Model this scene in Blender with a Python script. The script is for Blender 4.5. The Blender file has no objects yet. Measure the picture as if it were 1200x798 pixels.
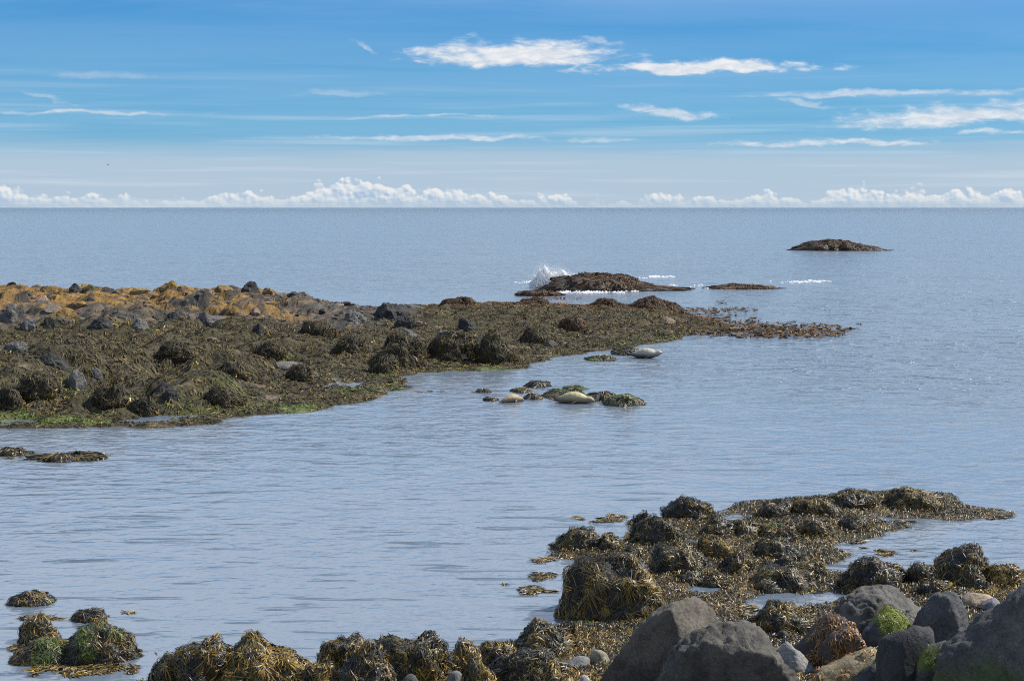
import bpy, math, random
import numpy as np
from mathutils import Vector, Matrix

# ------------------------------------------------------------------ camera
CAM_H = 6.5
F = 1667.0                       # focal length in photo pixels (50 mm on a 36 mm frame)
PITCH = math.atan((399 - 243.5) / F)
scene = bpy.context.scene
COL = scene.collection
cam_d = bpy.data.cameras.new('camera')
cam = bpy.data.objects.new('camera', cam_d)
COL.objects.link(cam)
cam.location = (0, 0, CAM_H)
cam.rotation_euler = (math.pi / 2 - PITCH, 0, 0)
cam_d.sensor_width = 36.0
cam_d.lens = F * 36.0 / 1200.0
cam_d.clip_start = 0.1
cam_d.clip_end = 200000
scene.camera = cam

# ------------------------------------------------------------------ light, exposure
SUN_AZ, SUN_EL = math.radians(72), math.radians(47)      # azimuth from +Y (view) towards +X
scene.view_settings.view_transform = 'Standard'
scene.view_settings.look = 'None'
scene.view_settings.exposure = 0.4
scene.view_settings.gamma = 1.0
scene.cycles.use_denoising = False
scene.cycles.filter_width = 1.05
scene.cycles.sample_clamp_direct = 1.9
scene.cycles.sample_clamp_indirect = 4.0
sd = bpy.data.lights.new('sun', 'SUN')
sd.energy = 5.0
sd.angle = math.radians(0.5)
sd.color = (1.0, 0.95, 0.87)
sun = bpy.data.objects.new('sun', sd)
COL.objects.link(sun)
SV = Vector((math.sin(SUN_AZ) * math.cos(SUN_EL), math.cos(SUN_AZ) * math.cos(SUN_EL), math.sin(SUN_EL)))
sun.rotation_euler = SV.to_track_quat('Z', 'Y').to_euler()
sun.location = (40, 10, 60)


def ray(px, py):
    """direction through a photo pixel"""
    x = (px - 600) / F
    y = -(py - 399) / F
    c, s = math.cos(PITCH), math.sin(PITCH)
    return np.array([x, c + y * s, -s + y * c])


def at_plane(px, py, Y):
    d = ray(px, py)
    t = Y / d[1]
    return d[0] * t, CAM_H + d[2] * t


def at_z(px, py, z=0.0):
    d = ray(px, py)
    t = (z - CAM_H) / d[2]
    return d[0] * t, d[1] * t


def azel(px, py):
    d = ray(px, py)
    return math.atan2(d[0], d[1]) * F, math.asin(d[2] / np.linalg.norm(d)) * F


# ------------------------------------------------------------------ node helper
class NT:
    def __init__(s, tree):
        s.t = tree
        s.n = tree.nodes
        s.l = tree.links

    def put(s, sock, v):
        if v is None:
            return
        if hasattr(v, 'is_output'):
            s.l.new(v, sock)
        else:
            sock.default_value = v

    def math(s, op, a, b=None, c=None, clamp=False):
        n = s.n.new('ShaderNodeMath')
        n.operation = op
        n.use_clamp = clamp
        s.put(n.inputs[0], a)
        s.put(n.inputs[1], b)
        s.put(n.inputs[2], c)
        return n.outputs[0]

    def comb(s, x, y, z=0.0):
        n = s.n.new('ShaderNodeCombineXYZ')
        s.put(n.inputs[0], x)
        s.put(n.inputs[1], y)
        s.put(n.inputs[2], z)
        return n.outputs[0]

    def noise(s, vec, scale=1.0, detail=4, rough=0.55, dist=0.0, lac=2.0):
        n = s.n.new('ShaderNodeTexNoise')
        s.put(n.inputs['Vector'], vec)
        n.inputs['Scale'].default_value = scale
        n.inputs['Detail'].default_value = detail
        n.inputs['Roughness'].default_value = rough
        n.inputs['Distortion'].default_value = dist
        n.inputs['Lacunarity'].default_value = lac
        return n.outputs[0]

    def voro(s, vec, scale=1.0, feature='F1', detail=0, smooth=None, out='Distance'):
        n = s.n.new('ShaderNodeTexVoronoi')
        n.feature = feature
        s.put(n.inputs['Vector'], vec)
        n.inputs['Scale'].default_value = scale
        if 'Detail' in n.inputs:
            n.inputs['Detail'].default_value = detail
        if smooth is not None:
            n.inputs['Smoothness'].default_value = smooth
        return n.outputs[out]

    def ss(s, v, a, b, lo=0.0, hi=1.0, kind='SMOOTHSTEP'):
        n = s.n.new('ShaderNodeMapRange')
        n.interpolation_type = kind
        s.put(n.inputs['Value'], v)
        n.inputs['From Min'].default_value = a
        n.inputs['From Max'].default_value = b
        n.inputs['To Min'].default_value = lo
        n.inputs['To Max'].default_value = hi
        return n.outputs[0]

    def mix(s, f, a, b, kind='MIX'):
        n = s.n.new('ShaderNodeMix')
        n.data_type = 'RGBA'
        n.blend_type = kind
        s.put(n.inputs[0], f)
        s.put(n.inputs[6], a)
        s.put(n.inputs[7], b)
        return n.outputs[2]

    def ramp(s, f, stops, interp='LINEAR'):
        n = s.n.new('ShaderNodeValToRGB')
        cr = n.color_ramp
        cr.interpolation = interp
        while len(cr.elements) > 1:
            cr.elements.remove(cr.elements[-1])
        cr.elements[0].position = stops[0][0]
        cr.elements[0].color = tuple(stops[0][1]) + (1,)
        for p, c in stops[1:]:
            e = cr.elements.new(p)
            e.color = tuple(c) + (1,)
        s.put(n.inputs[0], f)
        return n.outputs[0]

    def bump(s, h, strength, dist=1.0, normal=None):
        n = s.n.new('ShaderNodeBump')
        s.put(n.inputs['Strength'], strength)
        n.inputs['Distance'].default_value = dist
        s.put(n.inputs['Height'], h)
        if normal is not None:
            s.l.new(normal, n.inputs['Normal'])
        return n.outputs[0]


def g3(v):
    return (v, v, v)


# ------------------------------------------------------------------ sky
def build_sky():
    w = bpy.data.worlds.new('World')
    scene.world = w
    w.use_nodes = True
    t = NT(w.node_tree)
    bg = w.node_tree.nodes['Background']
    bg.inputs['Strength'].default_value = 0.1
    K = 10.0 / 1.32                              # cloud radiance is written as it shows, for strength 0.1 and this exposure
    sky = t.n.new('ShaderNodeTexSky')
    sky.sky_type = 'NISHITA'
    sky.sun_disc = False
    sky.sun_elevation = SUN_EL
    sky.sun_rotation = SUN_AZ
    sky.altitude = 0
    sky.air_density = 1.0
    sky.dust_density = 0.3
    sky.ozone_density = 1.6
    tc = t.n.new('ShaderNodeTexCoord')
    sep = t.n.new('ShaderNodeSeparateXYZ')
    t.l.new(tc.outputs['Generated'], sep.inputs[0])
    X, Y, Z = sep.outputs
    u = t.math('MULTIPLY', t.math('ARCTAN2', X, Y), F)
    v = t.math('MULTIPLY', t.math('ARCSINE', Z), F)
    vpos = t.math('MAXIMUM', v, 0.0)
    # clear air: Nishita, graded by elevation the same way all round
    grade = t.ramp(t.ss(vpos, 0, 2600, kind='LINEAR'), SKY_GRADE)
    col = t.mix(1.0, sky.outputs[0], grade, 'MULTIPLY')
    even = t.ramp(t.ss(vpos, 0, 2600, kind='LINEAR'), [(0, (0.36, 0.50, 0.66)), (0.023, (0.20, 0.455, 0.69)), (0.036, (0.155, 0.435, 0.69)), (0.051, (0.140, 0.410, 0.68)), (0.09, (0.075, 0.315, 0.66)), (0.3, (0.07, 0.24, 0.55)), (1, (0.05, 0.17, 0.42))])
    col = t.mix(0.75, col, t.mix(1.0, even, (K, K, K, 1), 'MULTIPLY'))
    # warped coordinates for clouds
    uv = t.comb(u, v)
    wn = t.noise(t.comb(t.math('MULTIPLY', u, 1 / 70), t.math('MULTIPLY', v, 1 / 22)), 1, 6, 0.6)
    fine = t.noise(t.comb(t.math('MULTIPLY', u, 1 / 26), t.math('MULTIPLY', v, 1 / 8)), 1, 7, 0.62, 0.4)
    uw = t.math('ADD', u, t.math('MULTIPLY', t.math('SUBTRACT', t.noise(t.comb(t.math('MULTIPLY', u, 1 / 40), t.math('MULTIPLY', v, 1 / 14), 7.0), 1, 3), 0.5), 60))
    vw = t.math('ADD', v, t.math('MULTIPLY', t.math('SUBTRACT', t.noise(t.comb(t.math('MULTIPLY', u, 1 / 55), t.math('MULTIPLY', v, 1 / 30), 3.0), 1, 4), 0.5), 17))
    # streaky cloud added above view to lighten the water, thinned overhead against ambient light
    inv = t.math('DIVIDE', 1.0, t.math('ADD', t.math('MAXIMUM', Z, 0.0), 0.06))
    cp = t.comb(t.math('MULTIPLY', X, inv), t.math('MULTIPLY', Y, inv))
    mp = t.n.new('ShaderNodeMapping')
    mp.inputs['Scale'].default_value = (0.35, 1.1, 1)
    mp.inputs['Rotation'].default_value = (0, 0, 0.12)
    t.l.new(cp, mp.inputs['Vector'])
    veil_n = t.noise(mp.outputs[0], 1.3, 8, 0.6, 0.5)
    added_veil = t.math('MULTIPLY', t.ss(veil_n, 0.28, 0.58), t.math('MINIMUM', t.ss(vpos, 205, 380, 0.05, 0.97), t.ss(vpos, 700, 1300, 1.0, 0.12)))
    col = t.mix(added_veil, col, tuple(K * c for c in (0.97, 1.04, 1.17)) + (1,))
    # streaky bright haze low over the sea
    st = t.noise(t.comb(t.math('MULTIPLY', u, 1 / 420), t.math('MULTIPLY', v, 1 / 11)), 1, 6, 0.55, 0.2)
    hz = t.math('ADD', v, t.math('MULTIPLY', t.math('SUBTRACT', st, 0.5), 42))
    hb = t.ss(hz, 48, 82, 0.82, 0.0)
    col = t.mix(hb, col, tuple(K * c for c in (0.475, 0.59, 0.71)) + (1,))
    st2 = t.math('MULTIPLY', t.ss(st, 0.48, 0.70), t.ss(v, 190, 50, 0, 0.36))
    col = t.mix(st2, col, tuple(K * c for c in (0.72, 0.79, 0.86)) + (1,))
    # separate clouds: centre, half width, height above and below the centre (photo pixels)
    dens = None
    for (px, py, hw, up, dn, tilt, amp, op) in CLOUDS:
        uc, vc = azel(px, py)
        du = t.math('DIVIDE', t.math('SUBTRACT', uw, uc), hw)
        dv = t.math('SUBTRACT', t.math('SUBTRACT', vw, vc), t.math('MULTIPLY', du, tilt * hw))
        a = t.math('MAXIMUM', t.math('DIVIDE', dv, up), t.math('DIVIDE', dv, -dn))
        r = t.math('SQRT', t.math('ADD', t.math('MULTIPLY', du, du), t.math('MULTIPLY', a, a)))
        m = t.math('ADD', t.math('SUBTRACT', 1.0, r),
                   t.math('ADD', t.math('MULTIPLY', t.math('SUBTRACT', wn, 0.5), amp * 4.0),
                          t.math('MULTIPLY', t.math('SUBTRACT', fine, 0.52), amp * 4.0)))
        d = t.ss(m, 0.0, 0.6 if op > 0.9 else 0.8, 0.0, op)
        dens = d if dens is None else t.math('MAXIMUM', dens, d)
    shade = t.ss(fine, 0.35, 0.7)
    cc = t.mix(shade, tuple(K * c for c in (0.66, 0.72, 0.80)) + (1,), tuple(K * c for c in (0.90, 0.90, 0.91)) + (1,))
    col = t.mix(dens, col, cc)
    # cumulus along the horizon
    env = t.ramp(t.ss(u, -1500, 1500, kind='LINEAR'), [(x, g3(h / 60.0)) for x, h in CUMULUS], 'EASE')
    T = t.math('MULTIPLY', env, 60.0)
    V = t.comb(u, t.math('MULTIPLY', v, 1.15))
    def billow(off):
        vv = t.n.new('ShaderNodeVectorMath')
        vv.operation = 'ADD'
        t.l.new(V, vv.inputs[0])
        vv.inputs[1].default_value = (off[0], off[1], 0)
        a = t.voro(vv.outputs[0], 1 / 17, 'SMOOTH_F1', 0, 0.25)
        b = t.voro(vv.outputs[0], 1 / 7, 'SMOOTH_F1', 0, 0.25)
        c = t.noise(vv.outputs[0], 1 / 6, 5, 0.6)
        s1 = t.math('ADD', t.math('MULTIPLY', a, -1.0), t.math('MULTIPLY', b, -0.42))
        return t.math('ADD', s1, t.math('MULTIPLY', c, 0.55))
    b0, b1 = billow((0, 0)), billow((2.2, 2.6))
    big = t.noise(t.comb(t.math('MULTIPLY', u, 1 / 46), 3.3), 1, 3, 0.5)
    top = t.math('ADD', T, t.math('MULTIPLY', t.math('SUBTRACT', big, 0.5), t.math('MULTIPLY', T, 1.3)))
    f = t.math('ADD', t.math('SUBTRACT', top, v), t.math('MULTIPLY', t.math('ADD', b0, 0.35), 15))
    cd = t.math('MULTIPLY', t.ss(f, 0, 4.5), t.ss(v, 1, 16, 0.15, 0.85))
    cd = t.math('MULTIPLY', cd, t.ss(T, 1.5, 6))
    lit = t.math('ADD', t.math('MULTIPLY', t.math('SUBTRACT', b0, b1), 2.4),
                 t.math('SUBTRACT', 0.86, t.math('MULTIPLY', t.ss(f, 0, 26), 0.62)), clamp=True)
    c3 = t.ramp(lit, [(0, tuple(K * c for c in (0.40, 0.53, 0.70))), (0.45, tuple(K * c for c in (0.60, 0.69, 0.79))),
                      (0.8, tuple(K * c for c in (0.74, 0.78, 0.83))), (1, tuple(K * c for c in (0.88, 0.875, 0.86)))])
    col = t.mix(cd, col, c3)
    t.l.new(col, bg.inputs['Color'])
    w.cycles.sampling_method = 'MANUAL'
    w.cycles.sample_map_resolution = 512


SKY_GRADE = [(0.0, (0.36, 0.55, 0.78)), (0.036, (0.24, 0.53, 0.84)), (0.051, (0.235, 0.53, 0.86)), (0.09, (0.150, 0.49, 0.87)), (0.25, (0.24, 0.56, 0.88)), (0.5, (0.24, 0.42, 0.62)), (1, (0.26, 0.42, 0.6))]
CLOUDS = [
    (606, 68, 145, 25, 12, 0.00, 0.24, 0.97), (700, 48, 22, 6, 5, -0.2, 0.4, 0.4), (429, 58, 20, 6, 4, -0.35, 0.35, 0.45),
    (812, 81, 172, 11, 7, 0.0, 0.28, 0.97), (1130, 138, 175, 20, 12, 0.05, 0.32, 0.85), (782, 133, 55, 9, 7, -0.12, 0.45, 0.6),
    (1060, 110, 210, 5, 4, -0.01, 0.35, 0.5), (945, 123, 34, 6, 4, -0.22, 0.4, 0.4), (1160, 155, 48, 4, 3, 0, 0.3, 0.6),
    (100, 132, 140, 3, 2.5, 0.0, 0.25, 0.55), (520, 163, 185, 5, 4, 0.0, 0.36, 0.6), (985, 167, 170, 6, 5, 0.0, 0.4, 0.7),
    (490, 136, 110, 2.5, 2, 0.01, 0.3, 0.4), (55, 116, 30, 5, 3, -0.3, 0.35, 0.25), (120, 90, 80, 7, 5, 0, 0.3, 0.18),
    (400, 111, 90, 5, 4, 0, 0.3, 0.22), (700, 163, 60, 4, 3, 0, 0.3, 0.4),
    (1500, 60, 190, 18, 9, 0, 0.4, 0.9), (-420, 95, 210, 14, 8, 0, 0.4, 0.8), (1900, 130, 240, 14, 8, 0, 0.4, 0.7), (-900, 40, 200, 20, 9, 0, 0.4, 0.8),
]
# horizon cumulus: position along u (-1500..1500 px of arc), mean top height in px
def _cu(px):
    return (azel(px, 243)[0] + 1500) / 3000.0
CUMULUS = [(0.0, 20), (0.1, 6), (0.2, 22), (_cu(-60), 20), (_cu(5), 26), (_cu(40), 17), (_cu(90), 13), (_cu(180), 12), (_cu(250), 16),
           (_cu(345), 20), (_cu(370), 27), (_cu(400), 26), (_cu(425), 33), (_cu(455), 27), (_cu(500), 24), (_cu(560), 20), (_cu(600), 17),
           (_cu(660), 14), (_cu(700), 13), (_cu(800), 15), (_cu(860), 15), (_cu(890), 18), (_cu(950), 20), (_cu(1060), 21), (_cu(1200), 20), (_cu(1400), 20), (0.93, 5), (1.0, 18)]
build_sky()

# ------------------------------------------------------------------ noise (numpy)
_rs = np.random.RandomState(7)
_P = np.tile(_rs.permutation(256), 3)
_G = _rs.normal(size=(256, 3))
_G /= np.linalg.norm(_G, axis=1)[:, None]


def perlin(p):
    p = np.asarray(p, dtype=np.float64)
    i = np.floor(p).astype(np.int64)
    f = p - i
    i &= 255
    w = f * f * f * (f * (f * 6 - 15) + 10)
    out = 0
    for dx in (0, 1):
        wx = w[:, 0] if dx else 1 - w[:, 0]
        for dy in (0, 1):
            wy = w[:, 1] if dy else 1 - w[:, 1]
            for dz in (0, 1):
                wz = w[:, 2] if dz else 1 - w[:, 2]
                g = _G[_P[_P[_P[(i[:, 0] + dx) & 255] + ((i[:, 1] + dy) & 255)] + ((i[:, 2] + dz) & 255)]]
                dot = g[:, 0] * (f[:, 0] - dx) + g[:, 1] * (f[:, 1] - dy) + g[:, 2] * (f[:, 2] - dz)
                out = out + wx * wy * wz * dot
    return out * 1.5


def fbm(p, octv=4, gain=0.5, ridged=False):
    a, s, fr = 1.0, 0.0, 1.0
    p = np.asarray(p, dtype=np.float64)
    for k in range(octv):
        n = perlin(p * fr + 17.3 * k)
        s = s + a * ((1 - 2 * np.abs(n)) if ridged else n)
        a *= gain
        fr *= 2.03
    return s


def xyz(x, y, z=0.0):
    x = np.asarray(x, dtype=np.float64)
    return np.stack([x, np.broadcast_to(y, x.shape), np.broadcast_to(z, x.shape)], -1)


def sstep(v, a, b):
    t = np.clip((v - a) / (b - a), 0, 1)
    return t * t * (3 - 2 * t)


def mounds(x, y, cell, seed, rmin=0.5, rmax=0.95, power=1.0):
    """rounded humps scattered on a jittered grid; largest one wins"""
    ci, cj = np.floor(x / cell).astype(np.int64), np.floor(y / cell).astype(np.int64)
    out = np.zeros_like(x)
    def h(i, j, k):
        return (_P[(_P[(_P[(i + seed) & 255] + j) & 255] + k * 31 + seed) & 255]) / 255.0
    for di in (-1, 0, 1):
        for dj in (-1, 0, 1):
            i, j = ci + di, cj + dj
            cx, cy = (i + h(i, j, 1)) * cell, (j + h(i, j, 2)) * cell
            r = (rmin + (rmax - rmin) * h(i, j, 3)) * cell
            q = 1 - ((x - cx) ** 2 + (y - cy) ** 2) / r ** 2
            out = np.maximum(out, np.clip(q, 0, 1) ** power * (0.35 + 0.65 * h(i, j, 4)) * (r / cell / rmax))
    return out


def blocks(x, y, cell, seed, tilt=0.45):
    """fractured bedrock: cells with their own height and dip"""
    ci, cj = np.floor(x / cell).astype(np.int64), np.floor(y / cell).astype(np.int64)
    best = np.full(x.shape, 1e9)
    out = np.zeros_like(x)
    def h(i, j, k):
        return (_P[(_P[(_P[(i + seed) & 255] + j) & 255] + k * 31 + seed) & 255]) / 255.0
    for di in (-1, 0, 1):
        for dj in (-1, 0, 1):
            i, j = ci + di, cj + dj
            ax, ay = x - (i + h(i, j, 1)) * cell, y - (j + h(i, j, 2)) * cell
            d = ax * ax + ay * ay
            v = h(i, j, 3) + tilt * ((h(i, j, 4) - 0.5) * ax + (h(i, j, 5) - 0.5) * ay) * 4 / cell
            out = np.where(d < best, v, out)
            best = np.minimum(best, d)
    return out


def in_poly(x, y, poly):
    """signed distance to a closed polygon, positive inside"""
    P = np.asarray(poly)
    Q = np.roll(P, -1, 0)
    d = np.full(x.shape, 1e9)
    ins = np.zeros(x.shape, bool)
    for (ax, ay), (bx, by) in zip(P, Q):
        ex, ey = bx - ax, by - ay
        t = np.clip(((x - ax) * ex + (y - ay) * ey) / (ex * ex + ey * ey + 1e-12), 0, 1)
        d = np.minimum(d, (x - ax - t * ex) ** 2 + (y - ay - t * ey) ** 2)
        c = (ay > y) != (by > y)
        with np.errstate(divide='ignore', invalid='ignore'):
            xi = ax + (y - ay) * ex / (ey if abs(ey) > 1e-12 else 1e-12)
        ins ^= c & (x < xi)
    return np.where(ins, 1, -1) * np.sqrt(d)


# ------------------------------------------------------------------ mesh / object helpers
def mesh(name, V, faces, mat, parent=None, col=None, smooth=True, obj=True):
    V = np.asarray(V, dtype=np.float32)
    faces = np.asarray(faces, dtype=np.int32)
    n = faces.shape[1]
    me = bpy.data.meshes.new(name)
    me.vertices.add(len(V))
    me.vertices.foreach_set('co', V.ravel())
    me.loops.add(faces.size)
    me.loops.foreach_set('vertex_index', faces.ravel())
    me.polygons.add(len(faces))
    me.polygons.foreach_set('loop_start', np.arange(0, faces.size, n, dtype=np.int32))
    me.polygons.foreach_set('use_smooth', np.full(len(faces), smooth))
    me.update(calc_edges=True)
    if col is not None:
        a = me.attributes.new('Col', 'FLOAT_COLOR', 'POINT')
        c = np.ones((len(V), 4), dtype=np.float32)
        c[:, :3] = col
        a.data.foreach_set('color', c.ravel())
    me.materials.append(mat)
    o = bpy.data.objects.new(name, me)
    COL.objects.link(o)
    if parent is not None:
        o.parent = parent
    return o


def tag(o, label=None, cat=None, group=None, kind=None):
    if label:
        o['label'] = label
    if cat:
        o['category'] = cat
    if group:
        o['group'] = group
    if kind:
        o['kind'] = kind
    return o


def empty(name, loc):
    o = bpy.data.objects.new(name, None)
    COL.objects.link(o)
    o.location = loc
    return o


_ico = {}


def ico(sub):
    if sub not in _ico:
        import bmesh
        bm = bmesh.new()
        bmesh.ops.create_icosphere(bm, subdivisions=sub, radius=1.0)
        V = np.array([v.co[:] for v in bm.verts])
        Fc = np.array([[v.index for v in f.verts] for f in bm.faces])
        bm.free()
        V /= np.linalg.norm(V, axis=1)[:, None]
        _ico[sub] = (V, Fc)
    return _ico[sub]


# ------------------------------------------------------------------ materials
def new_mat(name):
    m = bpy.data.materials.new(name)
    m.use_nodes = True
    t = NT(m.node_tree)
    return m, t, m.node_tree.nodes['Principled BSDF']


def rock_mat(name, rough=0.8, bump=0.6, scale=1.0, spec=0.35, var=0.9):
    m, t, b = new_mat(name)
    at = t.n.new('ShaderNodeAttribute')
    at.attribute_name = 'Col'
    tc = t.n.new('ShaderNodeTexCoord')
    P = tc.outputs['Object']
    n1 = t.noise(P, 3.2 * scale, 8, 0.62)
    n2 = t.noise(P, 22 * scale, 6, 0.65)
    k = t.math('ADD', t.ss(n1, 0.3, 0.7, 0.55, 1.35, 'LINEAR'), t.math('ADD', t.ss(n2, 0.3, 0.7, -0.35 * var, 0.35 * var, 'LINEAR'), t.ss(t.noise(P, 75 * scale, 4, 0.7), 0.3, 0.7, -0.4 * var, 0.4 * var, 'LINEAR')))
    c = t.mix(1.0, at.outputs['Color'], t.comb(k, k, k), 'MULTIPLY')
    # pale crusts (barnacles, lichen) and dark specks, in patches
    spot = t.math('MULTIPLY', t.ss(t.noise(P, 34 * scale, 3, 0.6), 0.60, 0.68), t.ss(t.noise(P, 2.3 * scale, 3, 0.6, 0.4), 0.48, 0.66))
    c = t.mix(t.math('MULTIPLY', spot, 0.55), c, (0.26, 0.245, 0.21, 1))
    dark = t.math('MULTIPLY', t.ss(t.noise(P, 13 * scale, 5, 0.7, 1.0), 0.57, 0.66), 0.6)
    c = t.mix(dark, c, t.mix(1.0, c, (0.35, 0.35, 0.35, 1), 'MULTIPLY'))
    t.l.new(c, b.inputs['Base Color'])
    b.inputs['Roughness'].default_value = rough
    b.inputs['Specular IOR Level'].default_value = spec
    n3 = t.noise(P, 75 * scale, 4, 0.7)
    pits = t.voro(P, 26 * scale, 'F1', 2)
    hh = t.math('ADD', t.math('ADD', t.math('MULTIPLY', n1, 1.6), t.math('MULTIPLY', n2, 0.5)), t.math('ADD', t.math('MULTIPLY', pits, 0.22), t.math('MULTIPLY', n3, 0.35)))
    t.l.new(t.bump(hh, bump, 0.06 / scale), b.inputs['Normal'])
    return m


def weed_mat(name, rough=0.42, spec=0.5):
    m, t, b = new_mat(name)
    at = t.n.new('ShaderNodeAttribute')
    at.attribute_name = 'Col'
    tc = t.n.new('ShaderNodeTexCoord')
    n = t.noise(tc.outputs['Object'], 30, 4, 0.6)
    k = t.ss(n, 0.3, 0.7, 0.6, 1.4, 'LINEAR')
    t.l.new(t.mix(1.0, at.outputs['Color'], t.comb(k, k, k), 'MULTIPLY'), b.inputs['Base Color'])
    b.inputs['Roughness'].default_value = rough
    b.inputs['Specular IOR Level'].default_value = spec
    return m


def plain_mat(name, col, rough=0.6, var=0.25, scale=8.0, spec=0.4):
    m, t, b = new_mat(name)
    tc = t.n.new('ShaderNodeTexCoord')
    n = t.noise(tc.outputs['Object'], scale, 5, 0.6)
    k = t.ss(n, 0.3, 0.7, 1 - var, 1 + var, 'LINEAR')
    t.l.new(t.mix(1.0, tuple(col) + (1,), t.comb(k, k, k), 'MULTIPLY'), b.inputs['Base Color'])
    b.inputs['Roughness'].default_value = rough
    b.inputs['Specular IOR Level'].default_value = spec
    return m


M_ROCK = rock_mat('boulder_stone', 0.8, 0.45)
M_WETROCK = rock_mat('wet_stone', 0.5, 0.8, 1.0, 0.5)
M_REEF = rock_mat('reef_stone', 0.8, 0.8, 0.55, 0.3)
M_WEED = weed_mat('bladder_wrack', 0.44, 0.45)
M_WEEDFAR = weed_mat('reef_wrack', 0.62, 0.25)

# base colours of the place
C_DARK = np.array([0.021, 0.020, 0.014])
C_BLACK = np.array([0.009, 0.009, 0.009])
C_OLIVE = np.array([0.088, 0.067, 0.018])
C_GOLD = np.array([0.235, 0.145, 0.022])
C_TAN = np.array([0.34, 0.245, 0.12])
C_GREEN = np.array([0.098, 0.130, 0.026])
C_GREY = np.array([0.17, 0.165, 0.155])


# ------------------------------------------------------------------ sea
def build_sea():
    ys = [-60.0, 0.0]
    y = 8.0
    while y < 60000:
        ys.append(y)
        y *= 1.12
    ys.append(70000.0)
    xs = np.array([-60000, -8000, -1500, -300, -100, -50, -25, -12, 0, 12, 25, 50, 100, 300, 1500, 8000, 60000], float)
    ys = np.array(ys)
    Xg, Yg = np.meshgrid(xs, ys)
    V = np.stack([Xg.ravel(), Yg.ravel(), np.zeros(Xg.size)], -1)
    nx, ny = len(xs), len(ys)
    i = np.arange(nx * ny).reshape(ny, nx)
    Q = np.stack([i[:-1, :-1].ravel(), i[:-1, 1:].ravel(), i[1:, 1:].ravel(), i[1:, :-1].ravel()], -1)
    m, t, b = new_mat('sea_water')
    geo = t.n.new('ShaderNodeNewGeometry')
    P = geo.outputs['Position']
    def mapped(sx, sy, rot):
        mp = t.n.new('ShaderNodeMapping')
        mp.inputs['Scale'].default_value = (sx, sy, 1)
        mp.inputs['Rotation'].default_value = (0, 0, rot)
        t.l.new(P, mp.inputs['Vector'])
        return mp.outputs[0]
    sep = t.n.new('ShaderNodeSeparateXYZ')
    t.l.new(P, sep.inputs[0])
    # waves: long swell, wind chop and ripples, crests lying across the view and a little askew
    patch = t.noise(mapped(0.03, 0.07, 0.2), 1, 4, 0.55)
    out = t.math('MAXIMUM', t.ss(sep.outputs[1], 75, 125), t.math('MULTIPLY', t.ss(sep.outputs[0], -2, 16), t.ss(sep.outputs[1], 34, 60)))
    amp = t.math('ADD', t.math('ADD', t.math('MULTIPLY', out, 0.55), t.math('MULTIPLY', t.ss(sep.outputs[1], 500, 3500), 2.4)), t.ss(patch, 0.35, 0.68, 0.35, 0.75))
    far_chop = t.math('MULTIPLY', t.math('ADD', t.math('MULTIPLY', out, 0.11), 0.085), t.ss(sep.outputs[1], 32, 58, 0.25, 1.0))
    def height(off):
        vv = t.n.new('ShaderNodeVectorMath')
        vv.operation = 'ADD'
        t.l.new(P, vv.inputs[0])
        vv.inputs[1].default_value = off + (0.0,)
        def m_(sx, sy, rot):
            mp = t.n.new('ShaderNodeMapping')
            mp.inputs['Scale'].default_value = (sx, sy, 1)
            mp.inputs['Rotation'].default_value = (0, 0, rot)
            t.l.new(vv.outputs[0], mp.inputs['Vector'])
            return mp.outputs[0]
        swell = t.noise(m_(0.08, 0.22, 0.10), 1, 2, 0.5, 0.3)
        chop = t.noise(m_(0.55, 3.2, 0.12), 1, 3, 0.5, 0.5)
        rip = t.noise(m_(3.2, 4.6, 0.07), 1, 3, 0.55, 0.3)
        wav = t.noise(m_(0.85, 1.25, 0.25), 1, 3, 0.55, 0.6)
        wc = t.math('POWER', t.ss(t.noise(m_(1.7, 3.2, 0.16), 1, 2, 0.5, 0.7), 0.57, 0.80, kind='LINEAR'), 1.25)
        wf = t.math('POWER', t.ss(t.noise(m_(0.42, 0.9, 0.14), 1, 3, 0.55, 0.7), 0.54, 0.80, kind='LINEAR'), 1.25)
        crest = t.math('POWER', t.ss(chop, 0.60, 0.85, kind='LINEAR'), 1.3)
        return t.math('ADD', t.math('MULTIPLY', swell, t.math('MULTIPLY', out, 0.45)),
                      t.math('MULTIPLY', amp, t.math('ADD', t.math('ADD', t.math('ADD', t.math('MULTIPLY', chop, 0.018), t.math('MULTIPLY', wav, t.math('ADD', t.math('MULTIPLY', out, 0.12), 0.10))), t.math('ADD', t.math('MULTIPLY', crest, 0.19), t.math('ADD', t.math('MULTIPLY', wc, far_chop), t.math('MULTIPLY', wf, t.math('MULTIPLY', out, 0.34))))), t.math('MULTIPLY', rip, 0.036))))
    EPS = 0.03
    h0, hx, hy = height((0.0, 0.0)), height((EPS, 0.0)), height((0.0, EPS))
    nv = t.n.new('ShaderNodeVectorMath')
    nv.operation = 'NORMALIZE'
    t.l.new(t.comb(t.math('DIVIDE', t.math('SUBTRACT', h0, hx), EPS), t.math('DIVIDE', t.math('SUBTRACT', h0, hy), EPS), 1.0), nv.inputs[0])
    t.l.new(nv.outputs[0], b.inputs['Normal'])
    b.inputs['Base Color'].default_value = (0.120, 0.155, 0.198, 1)
    b.inputs['Roughness'].default_value = 0.16
    b.inputs['IOR'].default_value = 1.95
    b.inputs['Specular IOR Level'].default_value = 0.5
    o = mesh('sea', V, Q, m, smooth=True)
    tag(o, kind='structure')


build_sea()


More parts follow.
